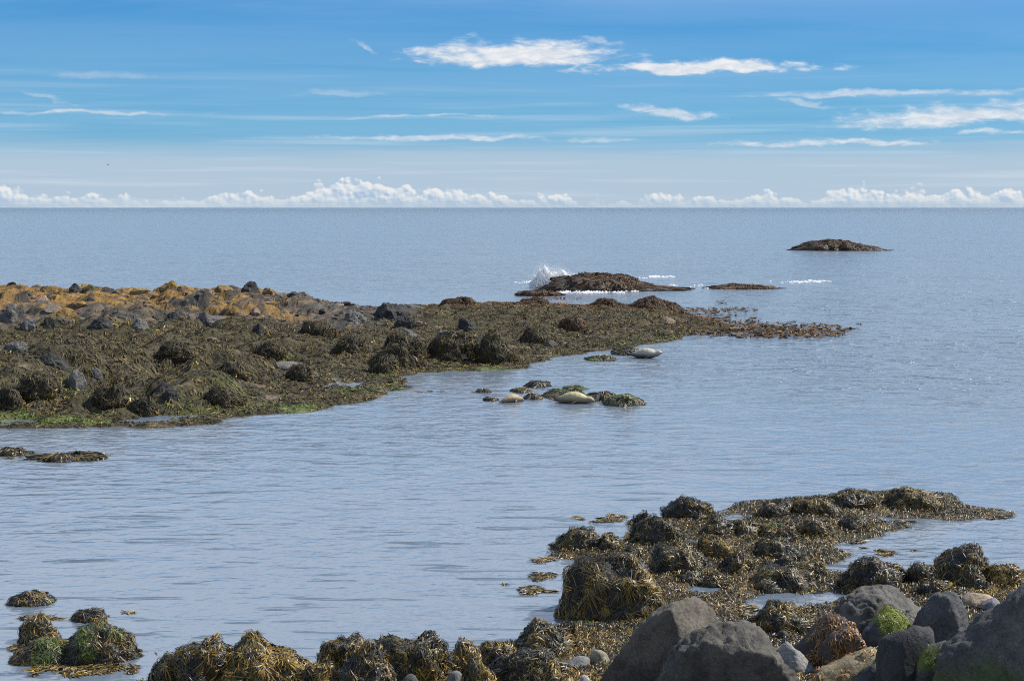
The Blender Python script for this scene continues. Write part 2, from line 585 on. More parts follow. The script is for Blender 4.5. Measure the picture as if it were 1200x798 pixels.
# ------------------------------------------------------------------ height fields
class Field:
    def __init__(s, x0, x1, y0, y1, dx, dy, fn):
        s.x0, s.y0, s.dx, s.dy = x0, y0, dx, dy
        s.nx, s.ny = int((x1 - x0) / dx) + 1, int((y1 - y0) / dy) + 1
        X, Y = np.meshgrid(x0 + np.arange(s.nx) * dx, y0 + np.arange(s.ny) * dy)
        s.X, s.Y = X, Y
        s.Z = fn(X.ravel(), Y.ravel()).reshape(X.shape)
        s.gy, s.gx = np.gradient(s.Z, dy, dx)

    def _s(s, A, x, y):
        fx = np.clip((x - s.x0) / s.dx, 0, s.nx - 1.001)
        fy = np.clip((y - s.y0) / s.dy, 0, s.ny - 1.001)
        i, j = fx.astype(int), fy.astype(int)
        a, b = fx - i, fy - j
        return (A[j, i] * (1 - a) + A[j, i + 1] * a) * (1 - b) + (A[j + 1, i] * (1 - a) + A[j + 1, i + 1] * a) * b

    def z(s, x, y):
        inside = (x >= s.x0) & (x <= s.x0 + s.dx * (s.nx - 1)) & (y >= s.y0) & (y <= s.y0 + s.dy * (s.ny - 1))
        return np.where(inside, s._s(s.Z, x, y), -2.0)

    def grad(s, x, y):
        return s._s(s.gx, x, y), s._s(s.gy, x, y)

    def faces(s, keep):
        i = np.arange(s.nx * s.ny).reshape(s.ny, s.nx)
        Q = np.stack([i[:-1, :-1].ravel(), i[:-1, 1:].ravel(), i[1:, 1:].ravel(), i[1:, :-1].ravel()], -1)
        k = keep.ravel()
        Q = Q[k[Q].any(1)]
        used = np.unique(Q)
        re = np.full(s.nx * s.ny, -1)
        re[used] = np.arange(len(used))
        return used, re[Q]

    def hit(s, px, py):
        d = ray(px, py)
        t = np.arange(14, 400, 0.04) / d[1]
        x, y, z = d[0] * t, d[1] * t, CAM_H + d[2] * t
        h = np.maximum(s.z(x, y), 0.0)
        k = np.argmax(z <= h)
        return np.array([x[k], y[k], h[k]])


# --- the long reef on the left: near shoreline and crest, as bearings with distances
NEAR = [(-260, 505), (-60, 503), (0, 501), (90, 502), (180, 500), (250, 495), (300, 487), (350, 483), (372, 477), (420, 466), (470, 459), (500, 455),
        (480, 446), (450, 442), (520, 437), (600, 431), (650, 419), (680, 412), (720, 407), (760, 400), (810, 392), (850, 384)]
CREST = [(-260, 340, 88), (-60, 337, 88), (0, 337, 88), (60, 335, 88), (90, 335, 88), (150, 341, 88), (185, 340, 88), (200, 334, 88), (230, 338, 88),
         (290, 335, 88), (330, 343, 88), (380, 351, 86), (430, 358, 86), (480, 357, 86), (520, 354, 88), (600, 354, 88), (680, 356, 88), (740, 354, 87),
         (790, 359, 85), (830, 368, 81), (850, 378, 76)]


def reef_h(x, y):
    near = np.array([at_z(px, py) for px, py in NEAR])
    # shoreline as a polygon closed behind the crest
    cx = np.array([(px - 600) / F for px, _, _ in CREST])
    cy = np.array([Y for _, _, Y in CREST])
    cz = np.array([at_plane(px, py, Y)[1] for px, py, Y in CREST])
    poly = list(map(tuple, near)) + [(x_ * (Y + 1.5), Y + 1.5 + 7 * sstep(z_, 0.3, 1.2)) for x_, Y, z_ in zip(cx[::-1], cy[::-1], cz[::-1])]
    poly = [(px_, py_) for px_, py_ in poly]
    u = x / y
    Yc, Zc = np.interp(u, cx, cy), np.interp(u, cx, cz)
    n1 = fbm(xyz(x * 0.28, y * 0.28, 3.1), 4)
    sd_ = in_poly(x, y, poly) + 1.0 * fbm(xyz(x * 0.22, y * 0.22, 8.0), 4) + 0.25
    o = np.argsort(near[:, 0] / near[:, 1], kind='stable')
    Yn = np.interp(u, (near[:, 0] / near[:, 1])[o], near[o, 1])
    t = np.clip((y - Yn) / np.maximum(Yc - Yn, 2.0), 0, 1.4)
    prof = np.where(t < 1, 0.25 * t + 0.75 * t ** 1.7, 1 - 1.3 * (t - 1))
    lift = sstep(sd_, 0.0, 3.2)
    base = Zc * prof * lift
    wild = np.clip(Zc / 1.6, 0.12, 1.0)
    lo = mounds(x, y, 3.0, 3, 0.45, 0.9, 0.45) * 1.45 + mounds(x + 9, y * 1.1, 1.35, 11, 0.5, 0.9, 0.45) * 0.85
    hump = lo * np.clip(wild, 0.42, 1) * sstep(sd_, 0.3, 6.0) * (1 - 0.5 * sstep(t, 0.8, 1.0)) - 0.42 * lift * wild
    rid = fbm(xyz(x * 0.5 + 0.3 * y, y * 0.75, 5), 5, 0.55, True)
    rocky = sstep(t + 0.12 * n1, 0.58, 0.72)
    z = base + hump + 0.10 * n1 * lift * wild + rocky * 0.30 * (rid - 0.6) * wild * lift
    wx, wy = x + 0.35 * perlin(xyz(x * 1.1, y * 1.1, 3)), y + 0.35 * perlin(xyz(x * 1.1, y * 1.1, 9))
    blk = 0
    for ox, oy in ((-0.11, -0.13), (0.11, -0.08), (-0.08, 0.13), (0.1, 0.1)):
        blk = blk + 0.25 * (0.75 * blocks(wx + ox, (wy + oy) * 0.8, 2.1, 4) + 0.40 * blocks(wx + ox, (wy + oy) * 0.9, 0.9, 7))
    z = z + (rocky * 0.42 + 0.36 * sstep(n1 + 0.6 * perlin(xyz(x * 0.5, y * 0.5, 77)), -0.25, 0.35)) * (blk - 0.5) * np.clip(wild, 0.25, 1) * lift
    z = z + (0.06 + 0.07 * sstep(sd_, 1.0, 5.0)) * fbm(xyz(x * 1.7, y * 1.7, 1), 4) * lift
    z = z * (0.66 + 0.22 * sstep(-t, -0.5, -0.1))
    return np.where(sd_ > 0, z + 0.06 * sstep(sd_, 0, 0.6), -0.9 * sstep(-sd_, 0, 1.6))


REEF = Field(-48, 15, 38.5, 101, 0.125, 0.16, reef_h)


GREEN_PATCHES = [(20, 488, 46, 9), (60, 491, 40, 6), (115, 490, 26, 4), (350, 474, 34, 6), (445, 434, 20, 5), (585, 430, 26, 4), (540, 434, 14, 3), (748, 408, 22, 4), (330, 428, 14, 4), (262, 428, 16, 4), (410, 455, 20, 4)]


def reef_attr(x, y):
    """zones of the reef: rocky(0..1), lichen, kelp, green"""
    cx = np.array([(px - 600) / F for px, _, _ in CREST]); cy = np.array([Y for _, _, Y in CREST])
    near = np.array([at_z(px, py) for px, py in NEAR])
    o = np.argsort(near[:, 0] / near[:, 1], kind='stable')
    u = x / y
    Yc = np.interp(u, cx, cy)
    Yn = np.interp(u, (near[:, 0] / near[:, 1])[o], near[o, 1])
    t = np.clip((y - Yn) / np.maximum(Yc - Yn, 2.0), 0, 1.4)
    n = fbm(xyz(x * 0.25, y * 0.25, 21), 4)
    n2 = fbm(xyz(x * 0.8, y * 0.8, 31), 4)
    px = 600 + u * F
    rocky = sstep(t + 0.16 * n + 0.05 * n2, 0.52, 0.66) * sstep(-px, -520, -380)
    lichen = sstep(t + 0.12 * n + 0.10 * n2, 0.63, 0.78) * sstep(-px, -400, -300) * sstep(n2 + 0.4 * n + 0.38 * sstep(-px, -260, -160), -0.30, 0.20)
    kelp = sstep(t + 0.15 * n, 0.80, 0.95) * sstep(px, 480, 540)
    green = np.zeros_like(x)
    for gx_, gy_, gw, gh in GREEN_PATCHES:
        ax, ay = at_z(gx_, gy_, 0.15)
        ry = abs(at_z(gx_, gy_ + gh, 0.15)[1] - ay)
        green = np.maximum(green, sstep(1.0 - np.hypot((x - ax) / (gw / F * ay), (y - ay) / ry) + 0.7 * n2, 0.0, 0.6))
    green = np.maximum(green, 0.35 * sstep(-t - 0.10 * n2, -0.14, -0.03) * sstep(n, 0.1, 0.3))
    return t, rocky, lichen, kelp, green, n, n2


def build_reef():
    X, Y = REEF.X.ravel(), REEF.Y.ravel()
    t, rocky, lichen, kelp, green, n, n2 = reef_attr(X, Y)
    gx, gy = REEF.gx.ravel(), REEF.gy.ravel()
    n3 = fbm(xyz(X * 2.2, Y * 2.2, 4), 4)
    c = np.outer(np.ones(len(X)), np.array([0.060, 0.050, 0.024]))
    def lay(c, f, col):
        f = np.clip(f, 0, 1)[:, None]
        return c * (1 - f) + f * np.asarray(col)
    c = lay(c, sstep(n3, 0.0, 0.5) * 0.5, C_OLIVE)
    c = lay(c, rocky, [0.095, 0.085, 0.072])
    c = lay(c, rocky * sstep(n3 + n, 0.0, 0.5) * 0.7, [0.165, 0.112, 0.070])
    c = lay(c, rocky * sstep(-n3 - 0.6 * n2, 0.05, 0.5) * 0.85, [0.045, 0.045, 0.043])
    c = lay(c, lichen * 0.9, [0.265, 0.145, 0.030])
    c = lay(c, lichen * sstep(n3, 0.15, 0.5) * 0.6, [0.16, 0.10, 0.045])
    n4 = fbm(xyz(X * 1.1 + 40, Y * 0.7, 14), 4)
    c = lay(c, np.maximum(lichen, rocky) * sstep(n4, 0.12, 0.35) * 0.85, [0.042, 0.040, 0.036])
    c = lay(c, kelp * 0.85, [0.085, 0.045, 0.02])
    c = lay(c, green * 0.7, C_GREEN)
    pale = sstep(n2 + 0.6 * n3, 0.62, 0.85) * (1 - rocky) * sstep(-t, -0.5, -0.1)
    c = lay(c, pale * 0.7, [0.26, 0.20, 0.15])
    used, Q = REEF.faces(REEF.Z > -0.6)
    V = np.stack([X, Y, REEF.Z.ravel()], -1)[used]
    o = mesh('rocky_reef', V, Q, M_REEF, col=c[used])
    rk = rocky[used][Q].mean(1)
    o.data.polygons.foreach_set('use_smooth', rk < 0.35)
    tag(o, kind='structure')
    return o


reef_obj = build_reef()

# --- the near shore (lower right), carpet of wrack
SHORE_PX = [(738, 612), (775, 606), (845, 601), (868, 590), (930, 584), (1030, 577), (1110, 580), (1135, 592), (1178, 601), (1118, 607), (1050, 604), (1005, 599),
            (1030, 611), (1082, 615), (1030, 624), (985, 633), (968, 641), (990, 648), (978, 656), (935, 661), (965, 668), (1000, 670), (1060, 675), (1200, 668), (1420, 668),
            (1500, 860), (1500, 1400), (-150, 1400), (60, 900), (190, 800), (380, 790), (430, 774), (560, 762), (640, 744), (665, 733), (745, 728), (775, 700), (765, 660), (735, 650), (690, 652), (650, 648), (700, 636), (735, 632)]
POOL_PX = [(862, 707), (892, 694), (930, 690), (968, 691), (1003, 698), (985, 708), (950, 713), (915, 718), (880, 724)]
POOL2_PX = [(795, 690), (815, 684), (845, 688), (838, 698), (805, 700)]
POOL3_PX = [(838, 605), (858, 600), (882, 607), (862, 614), (842, 613)]


def shore_h(x, y):
    poly = [at_z(px, py, 0.04) for px, py in SHORE_PX]
    s_ = in_poly(x, y, poly)
    for pl in (POOL_PX, POOL2_PX, POOL3_PX):
        s_ = np.minimum(s_, -in_poly(x, y, [at_z(px, py, 0.0) for px, py in pl]) * 1.0)
    s_ = s_ + 0.22 * fbm(xyz(x * 0.9, y * 0.9, 2), 4)
    z = 0.02 + 0.10 * (1 - np.exp(-np.clip(s_, 0, 9) / 0.7)) + 0.10 * sstep(s_, 0.3, 1.4) * (mounds(x, y, 0.9, 5) + 0.3 * fbm(xyz(x * 3, y * 3), 3))
    back = np.clip(20.5 - y, 0, 60)
    z = z + 0.14 * back * sstep(back, 0, 4) + 0.02 * fbm(xyz(x * 5, y * 5, 9), 3)
    return np.where(s_ > 0, z, -0.5 * sstep(-s_, 0, 1.1))


SHORE = Field(-13, 17, 13.0, 35, 0.07, 0.07, shore_h)


def build_shore():
    X, Y = SHORE.X.ravel(), SHORE.Y.ravel()
    n = fbm(xyz(X * 0.8, Y * 0.8, 40), 4)
    n3 = fbm(xyz(X * 4, Y * 4, 4), 4)
    c = np.outer(np.ones(len(X)), np.array([0.055, 0.043, 0.018]))
    f = sstep(n3 + n, 0.0, 0.7)[:, None] * 0.7
    c = c * (1 - f) + f * np.array([0.24, 0.17, 0.085])
    used, Q = SHORE.faces(SHORE.Z > -0.45)
    o = mesh('shore', np.stack([X, Y, SHORE.Z.ravel()], -1)[used], Q, M_WETROCK, col=c[used])
    tag(o, kind='structure')
    # the bank the photographer stands on, going on behind
    xs, ys = np.linspace(-60, 60, 41), np.linspace(-40, 14.0, 28)
    Xg, Yg = np.meshgrid(xs, ys)
    z = 0.14 * (20.5 - Yg) * 1.0
    z = np.where(Yg < 3, 2.45 + (3 - Yg) * 0.5, z)
    z = np.minimum(z, 4.8) - sstep(np.abs(Xg), 14, 40) * 1.2 * (Yg > 3) - 0.25 * sstep(Yg, 11, 14)
    z = z + 0.15 * fbm(xyz(Xg.ravel() * 0.4, Yg.ravel() * 0.4), 3).reshape(z.shape)
    i = np.arange(z.size).reshape(z.shape)
    Q = np.stack([i[:-1, :-1].ravel(), i[:-1, 1:].ravel(), i[1:, 1:].ravel(), i[1:, :-1].ravel()], -1)
    o = mesh('shore_bank', np.stack([Xg.ravel(), Yg.ravel(), z.ravel()], -1), Q, M_ROCK, col=np.outer(np.ones(z.size), C_GREY))
    tag(o, kind='structure')


build_shore()


# ------------------------------------------------------------------ fronds of seaweed
def strips(P, Wd, colr, seg):
    """P: (n, seg+1, 3) centre lines, Wd: (n, seg+1, 3) half width vectors -> verts, quads, colours"""
    n = len(P)
    V = np.empty((n, seg + 1, 2, 3))
    V[:, :, 0] = P - Wd
    V[:, :, 1] = P + Wd
    V = V.reshape(-1, 3)
    b = (np.arange(n) * (seg + 1) * 2)[:, None]
    k = np.arange(seg) * 2
    Q = np.stack([b + k, b + k + 1, b + k + 3, b + k + 2], -1).reshape(-1, 4)
    C = np.repeat(colr, (seg + 1) * 2, 0)
    return V, Q, C


def widths(P, nrm, w, prof, rng, twist=0.7):
    T = np.gradient(P, axis=1)
    B = np.cross(T, nrm)
    B /= np.linalg.norm(B, axis=2)[..., None] + 1e-9
    a = rng.normal(0, twist, (len(P), 1, 1))
    B = B * np.cos(a) + nrm * np.sin(a)
    return B * (w[:, None] * np.asarray(prof))[..., None]


def weed_colour(rng, pos, gold, green, n, scale=0.9, tan=0.06):
    """one colour per frond, in patches"""
    k = fbm(pos * scale + 50, 3)
    r = np.clip(0.5 + 0.75 * perlin(pos * 7.0 + 11) + 0.22 * rng.normal(size=n), 0, 1)
    g = np.clip(gold + 0.55 * k, 0, 1)
    c = np.where((r < g)[:, None], C_GOLD, C_DARK)
    q = np.clip(0.5 + 0.8 * perlin(pos * 8.0 + 31) + 0.2 * rng.normal(size=n), 0, 1)
    c = np.where((q < 0.30)[:, None], C_OLIVE, c)
    c = np.where((q > 0.84)[:, None], C_BLACK, c)
    c = np.where((rng.rand(n) < tan)[:, None], C_TAN, c)
    kg = fbm(pos * 1.4 + 90, 2)
    c = np.where(((rng.rand(n) < 0.8) & (kg > 0.62 - green))[:, None], C_GREEN, c)
    return c * rng.uniform(0.6, 1.45, (n, 1))


def field_weed(name, field, dens_fn, count, L, W, seed, col_fn, seg=2, lift=0.05, mat=None, zmin=-0.02):
    rng = np.random.RandomState(seed)
    x = rng.uniform(field.x0, field.x0 + field.dx * (field.nx - 1), count)
    y = rng.uniform(field.y0, field.y0 + field.dy * (field.ny - 1), count)
    keep = rng.rand(count) < dens_fn(x, y)
    x, y = x[keep], y[keep]
    n = len(x)
    gx, gy = field.grad(x, y)
    ang = rng.uniform(0, 2 * np.pi, n)
    steep = np.hypot(gx, gy)
    dx = np.cos(ang) * 0.6 - gx / (steep + 0.05) * np.clip(steep * 4, 0, 1.3)
    dy = np.sin(ang) * 0.6 - gy / (steep + 0.05) * np.clip(steep * 4, 0, 1.3)
    q = np.hypot(dx, dy) + 1e-6
    dx, dy = dx / q, dy / q
    ln = rng.uniform(L[0], L[1], n)
    P = np.empty((n, seg + 1, 3))
    bend = rng.normal(0, 0.5, n)
    cx, cy = x.copy(), y.copy()
    for k in range(seg + 1):
        z = np.maximum(field.z(cx, cy), zmin)
        up = lift * (np.sin(np.pi * (k + 0.4) / (seg + 0.8))) * rng.uniform(0.3, 1.6, n)
        P[:, k] = np.stack([cx, cy, z + up + 0.008], -1)
        c, s = np.cos(bend / seg), np.sin(bend / seg)
        dx, dy = dx * c - dy * s, dx * s + dy * c
        cx, cy = cx + dx * ln / seg, cy + dy * ln / seg
    nrm = np.stack([-gx, -gy, np.ones(n)], -1)
    nrm /= np.linalg.norm(nrm, axis=1)[:, None]
    prof = {2: [0.6, 1.0, 0.45], 3: [0.5, 1.0, 1.0, 0.4]}[seg]
    Wd = widths(P, np.repeat(nrm[:, None], seg + 1, 1), rng.uniform(W[0], W[1], n), prof, rng)
    V, Q, C = strips(P, Wd, col_fn(rng, x, y, n), seg)
    o = mesh(name, V, Q, mat or M_WEED, col=C, smooth=True)
    tag(o, kind='stuff')
    return o


def lerp(c, f, col):
    f = np.clip(f, 0, 1)[:, None]
    return c * (1 - f) + f * np.asarray(col)


def reef_weed_tones(rng, p, n):
    c = weed_colour(rng, p * 0.5, 0.0, -0.6, n, tan=0.015)
    return lerp(c, 0.6 * (rng.rand(n) < 0.6), np.array([0.080, 0.058, 0.027]))


def reef_weed_cover():
    def dens(x, y):
        t, rocky, lichen, kelp, green, n, n2 = reef_attr(x, y)
        z = REEF.z(x, y)
        return np.where(z > 0.0, np.clip(1.0 - 0.93 * np.clip(rocky - kelp, 0, 1), 0, 1) * np.clip(1.1 - 0.9 * sstep(n2, 0.0, 0.6), 0.2, 1), 0)
    def colr(rng, x, y, n_):
        t, rocky, lichen, kelp, green, n, n2 = reef_attr(x, y)
        pos = xyz(x, y, 0)
        c = weed_colour(rng, pos * 0.5, 0.0, -0.6, n_, tan=0.004)
        c = lerp(c, 0.55 * (rng.rand(n_) < 0.55), [0.092, 0.067, 0.026])
        c = lerp(c, kelp * (rng.rand(n_) < 0.75), np.array([0.13, 0.065, 0.02]))
        c = c * np.clip(1.3 + 1.2 * fbm(xyz(x * 0.9, y * 0.9, 3), 3), 0.35, 2.4)[:, None]
        c = np.where((rng.rand(n_) < green * 0.75)[:, None], C_GREEN * rng.uniform(0.7, 1.5, (n_, 1)), c)
        c = np.where((rng.rand(n_) < lichen * 0.5)[:, None], C_GOLD, c)
        return c
    field_weed('reef_seaweed', REEF, dens, 430000, (0.08, 0.26), (0.010, 0.024), 5, colr, 2, 0.05, M_WEEDFAR)


reef_weed_cover()


def shore_weed_cover():
    def dens(x, y):
        z = SHORE.z(x, y)
        return np.where((z > 0.0) & (y > 17.5), 1.0, 0.0)
    def colr(rng, x, y, n_):
        c = weed_colour(rng, xyz(x, y, 0), 0.34, -0.35, n_, 0.7, tan=0.09)
        return c
    field_weed('shore_seaweed', SHORE, dens, 640000, (0.04, 0.13), (0.004, 0.009), 6, colr, 2, 0.045)


shore_weed_cover()


# ------------------------------------------------------------------ rocks
def seed_of(*a):
    return int(abs(hash(tuple(round(float(v), 2) for v in a))) % 2 ** 31)


class Rock:
    """star shaped rock whose outline across the view follows the given silhouette and that has real depth"""

    def __init__(s, px0, px1, ytop, ybase, field, depth=0.8, outline=None, facets=5, p=2.3, lump=0.10, sunk=0.45, base_z=None, crack=0.0, seed=None, skew=None, fine=0.03, grain=0.0, planes=(), soft=0.3):
        rng = np.random.RandomState(seed if seed is not None else int(px0 * 7 + ytop * 131 + px1 * 3) % 100003)
        s.rng = rng
        pm = 0.5 * (px0 + px1)
        f = field.hit(pm, ybase)
        if base_z is not None:
            X, Y = at_z(pm, ybase, base_z)
            f = np.array([X, Y, base_z])
        hw = 0.5 * (px1 - px0) / F * f[1]
        s.ay = hw * depth
        Yc = f[1] + s.ay * 0.75
        zb = f[2] - 0.03
        x0, _ = at_plane(px0, ybase, Yc)
        x1, _ = at_plane(px1, ybase, Yc)
        zt = at_plane(pm, ytop, Yc)[1]
        s.c = np.array([0.5 * (x0 + x1), Yc, zb])
        hw = 0.5 * (x1 - x0)
        ht = max(zt - zb, 0.06)
        s.hw, s.ht = hw, ht
        if outline is None:
            th = np.linspace(0, np.pi, 13)
            e = rng.uniform(0.72, 0.95)
            k = rng.uniform(-0.22, 0.22) if skew is None else skew
            ox = np.sign(np.cos(th)) * np.abs(np.cos(th)) ** e * hw + k * hw * np.sin(th)
            oz = np.abs(np.sin(th)) ** (e * 0.95) * ht * (1 + 0.10 * np.interp(np.arange(13), [0, 3, 6, 9, 12], [0, rng.uniform(-1, 1), 0, rng.uniform(-1, 1), 0]))
        else:
            pts = [at_plane(a, b, Yc) for a, b in outline]
            ox = np.array([q[0] for q in pts]) - s.c[0]
            oz = np.maximum(np.array([q[1] for q in pts]) - zb, 0.0)
        tt_ = np.linspace(0, len(ox) - 1, 12 * len(ox))
        ox, oz = np.interp(tt_, np.arange(len(ox)), ox), np.interp(tt_, np.arange(len(oz)), oz)
        ang = np.arctan2(oz, ox)
        o = np.argsort(ang)
        s.oa, s.orr = ang[o], np.hypot(ox, oz)[o]
        s.sunk = sunk * max(ht, 0.5 * hw)
        s.p = p
        N = rng.normal(size=(facets, 3))
        N[:, 2] = np.abs(N[:, 2]) * 0.8 + 0.1
        N /= np.linalg.norm(N, axis=1)[:, None] + 1e-9
        s.N, s.K = N, rng.uniform(0.70, 0.92, facets)
        for (pn, pk) in planes:
            pn = np.asarray(pn, float)
            s.N = np.vstack([s.N, pn / np.linalg.norm(pn)])
            s.K = np.append(s.K, pk)
        s.grain, s.soft = grain, soft
        s.lump, s.off, s.crack, s.fine = lump, rng.uniform(0, 100, 3), crack, fine
        s.size = max(hw, ht)

    def surf(s, d):
        """d: unit directions -> local points"""
        th = np.arctan2(d[:, 2], d[:, 0])
        up = np.interp(th, s.oa, s.orr)
        # below the ground line: shallow root
        rl = np.where(d[:, 0] > 0, s.orr[0], s.orr[-1])
        ca, sa = np.abs(np.cos(th)), np.abs(np.sin(th))
        dn = 1 / np.sqrt((ca / rl) ** 2 + (sa / s.sunk) ** 2)
        R = np.where(th >= 0, up, dn)
        q = np.sqrt(d[:, 0] ** 2 + d[:, 2] ** 2)
        r = ((q / R) ** s.p + (np.abs(d[:, 1]) / s.ay) ** s.p) ** (-1 / s.p)
        pts = d * r[:, None]
        if len(s.N):
            # facets: cut with planes in normalised space, softly
            S = np.array([s.hw, s.ay, max(s.ht, 0.3 * s.hw)])
            u = pts / S
            for n, k in zip(s.N, s.K):
                m = u @ n
                ex = np.clip(m - k, 0, None)
                f = np.where(m > k, (k + ex * s.soft) / np.maximum(m, 1e-6), 1.0)
                u = u * f[:, None]
            pts = u * S
        nn = fbm(pts / s.size * 1.7 + s.off, 4, 0.5)
        n2 = fbm(pts / s.size * 6 + s.off, 4, 0.55)
        k = 1 + s.lump * nn + s.fine * n2
        if s.grain > 0:
            k = k + s.grain * fbm(pts / s.size * 17 + s.off, 3, 0.6)
        if s.crack > 0:
            a = np.abs(perlin(pts / s.size * np.array([0.9, 0.9, 1.5]) + s.off + 0.35 * nn[:, None]))
            b = np.abs(perlin(pts / s.size * np.array([1.7, 1.7, 1.0]) + s.off * 1.7 + 0.3 * nn[:, None]))
            k = k - s.crack * (np.exp(-(a / 0.035) ** 2) + 0.6 * np.exp(-(b / 0.03) ** 2))
            k = k + s.crack * 0.22 * np.round(2.5 * fbm(pts / s.size * 1.3 + s.off * 0.7, 2)) / 2.5
        return pts * k[:, None]

    def build(s, name, label, cat, group, mat, colour, sub=4, weed=None, smooth=True):
        D, Fc = ico(sub)
        P = s.surf(D)
        root = empty(name, tuple(s.c))
        tag(root, label, cat, group)
        n1 = fbm(P / s.size * 2 + s.off + 9, 4)
        C = colour(P, D, n1, s) if callable(colour) else np.outer(1 + 0.25 * n1, np.asarray(colour))
        mesh('stone', P, Fc, mat, root, np.clip(C, 0.004, 1), smooth)
        if weed:
            s.drape(root, **weed)
        return root

    def drape(s, root, n=2500, L=(0.15, 0.4), W=(0.005, 0.010), gold=0.2, green=-0.4, tan=0.05, lo=-0.1, hi=1.0, seg=2, lift=0.012, name='seaweed', where=None, col=None, wscale=1.6, mat=None, jitter=0.5, clump=1.0):
        rng = s.rng
        d = rng.normal(size=(int(n * 1.6), 3))
        d /= np.linalg.norm(d, axis=1)[:, None]
        d = d[(d[:, 2] > lo) & (d[:, 2] < hi)]
        if where is not None:
            d = d[where(s.surf(d), s)]
        d = d[:n]
        n = len(d)
        if n < 5:
            return
        start = s.surf(d)
        ln = rng.uniform(L[0], L[1], n)
        jit = rng.normal(0, jitter, (n, 3)) + 0.9 * np.stack([perlin(start * 3.1 + 5), perlin(start * 3.1 + 60), perlin(start * 3.1 + 120)], -1)
        puff = clump * min(0.09, 0.14 * s.size) * np.clip(fbm(start * (2.4 / max(s.size, 0.3)) * 1.6 + s.off, 3), -0.2, 1)
        P = np.empty((n, seg + 1, 3))
        N_ = np.empty((n, seg + 1, 3))
        q = d.copy()
        for k in range(seg + 1):
            p = s.surf(q)
            nrm = q / np.array([s.hw, s.ay, s.ht * 0.9])
            nrm /= np.linalg.norm(nrm, axis=1)[:, None]
            up = puff + lift * rng.uniform(0.2, 1.5, n) * (0.35 + np.sin(np.pi * k / seg))
            P[:, k] = p + nrm * up[:, None]
            N_[:, k] = nrm
            g = np.array([0, 0, -1.0]) + jit
            tt = g - (g * q).sum(1)[:, None] * q
            tt /= np.linalg.norm(tt, axis=1)[:, None] + 1e-6
            step = ln / seg / np.maximum(np.linalg.norm(p, axis=1), 0.05)
            q = q + tt * np.clip(step, 0, 0.5)[:, None]
            q /= np.linalg.norm(q, axis=1)[:, None]
        P[:, :, 2] = np.maximum(P[:, :, 2], 0.012 + 0.03 * rng.rand(n)[:, None] - min(0.0, 0))
        prof = {2: [0.6, 1.0, 0.45], 3: [0.55, 1.0, 1.0, 0.4]}[seg]
        Wd = widths(P, N_, rng.uniform(W[0], W[1], n), prof, rng, 0.35)
        cc = weed_colour(rng, start + s.c, gold, green, n, wscale, tan) if col is None else col(rng, start, n)
        V, Q, C = strips(P, Wd, cc, seg)
        o = mesh(name, V, Q, mat or M_WEED, root, C)
        o['kind'] = 'stuff'


def dark_stone(P, D, n, s):
    return np.outer(0.9 + 0.5 * n, [0.040, 0.037, 0.028])


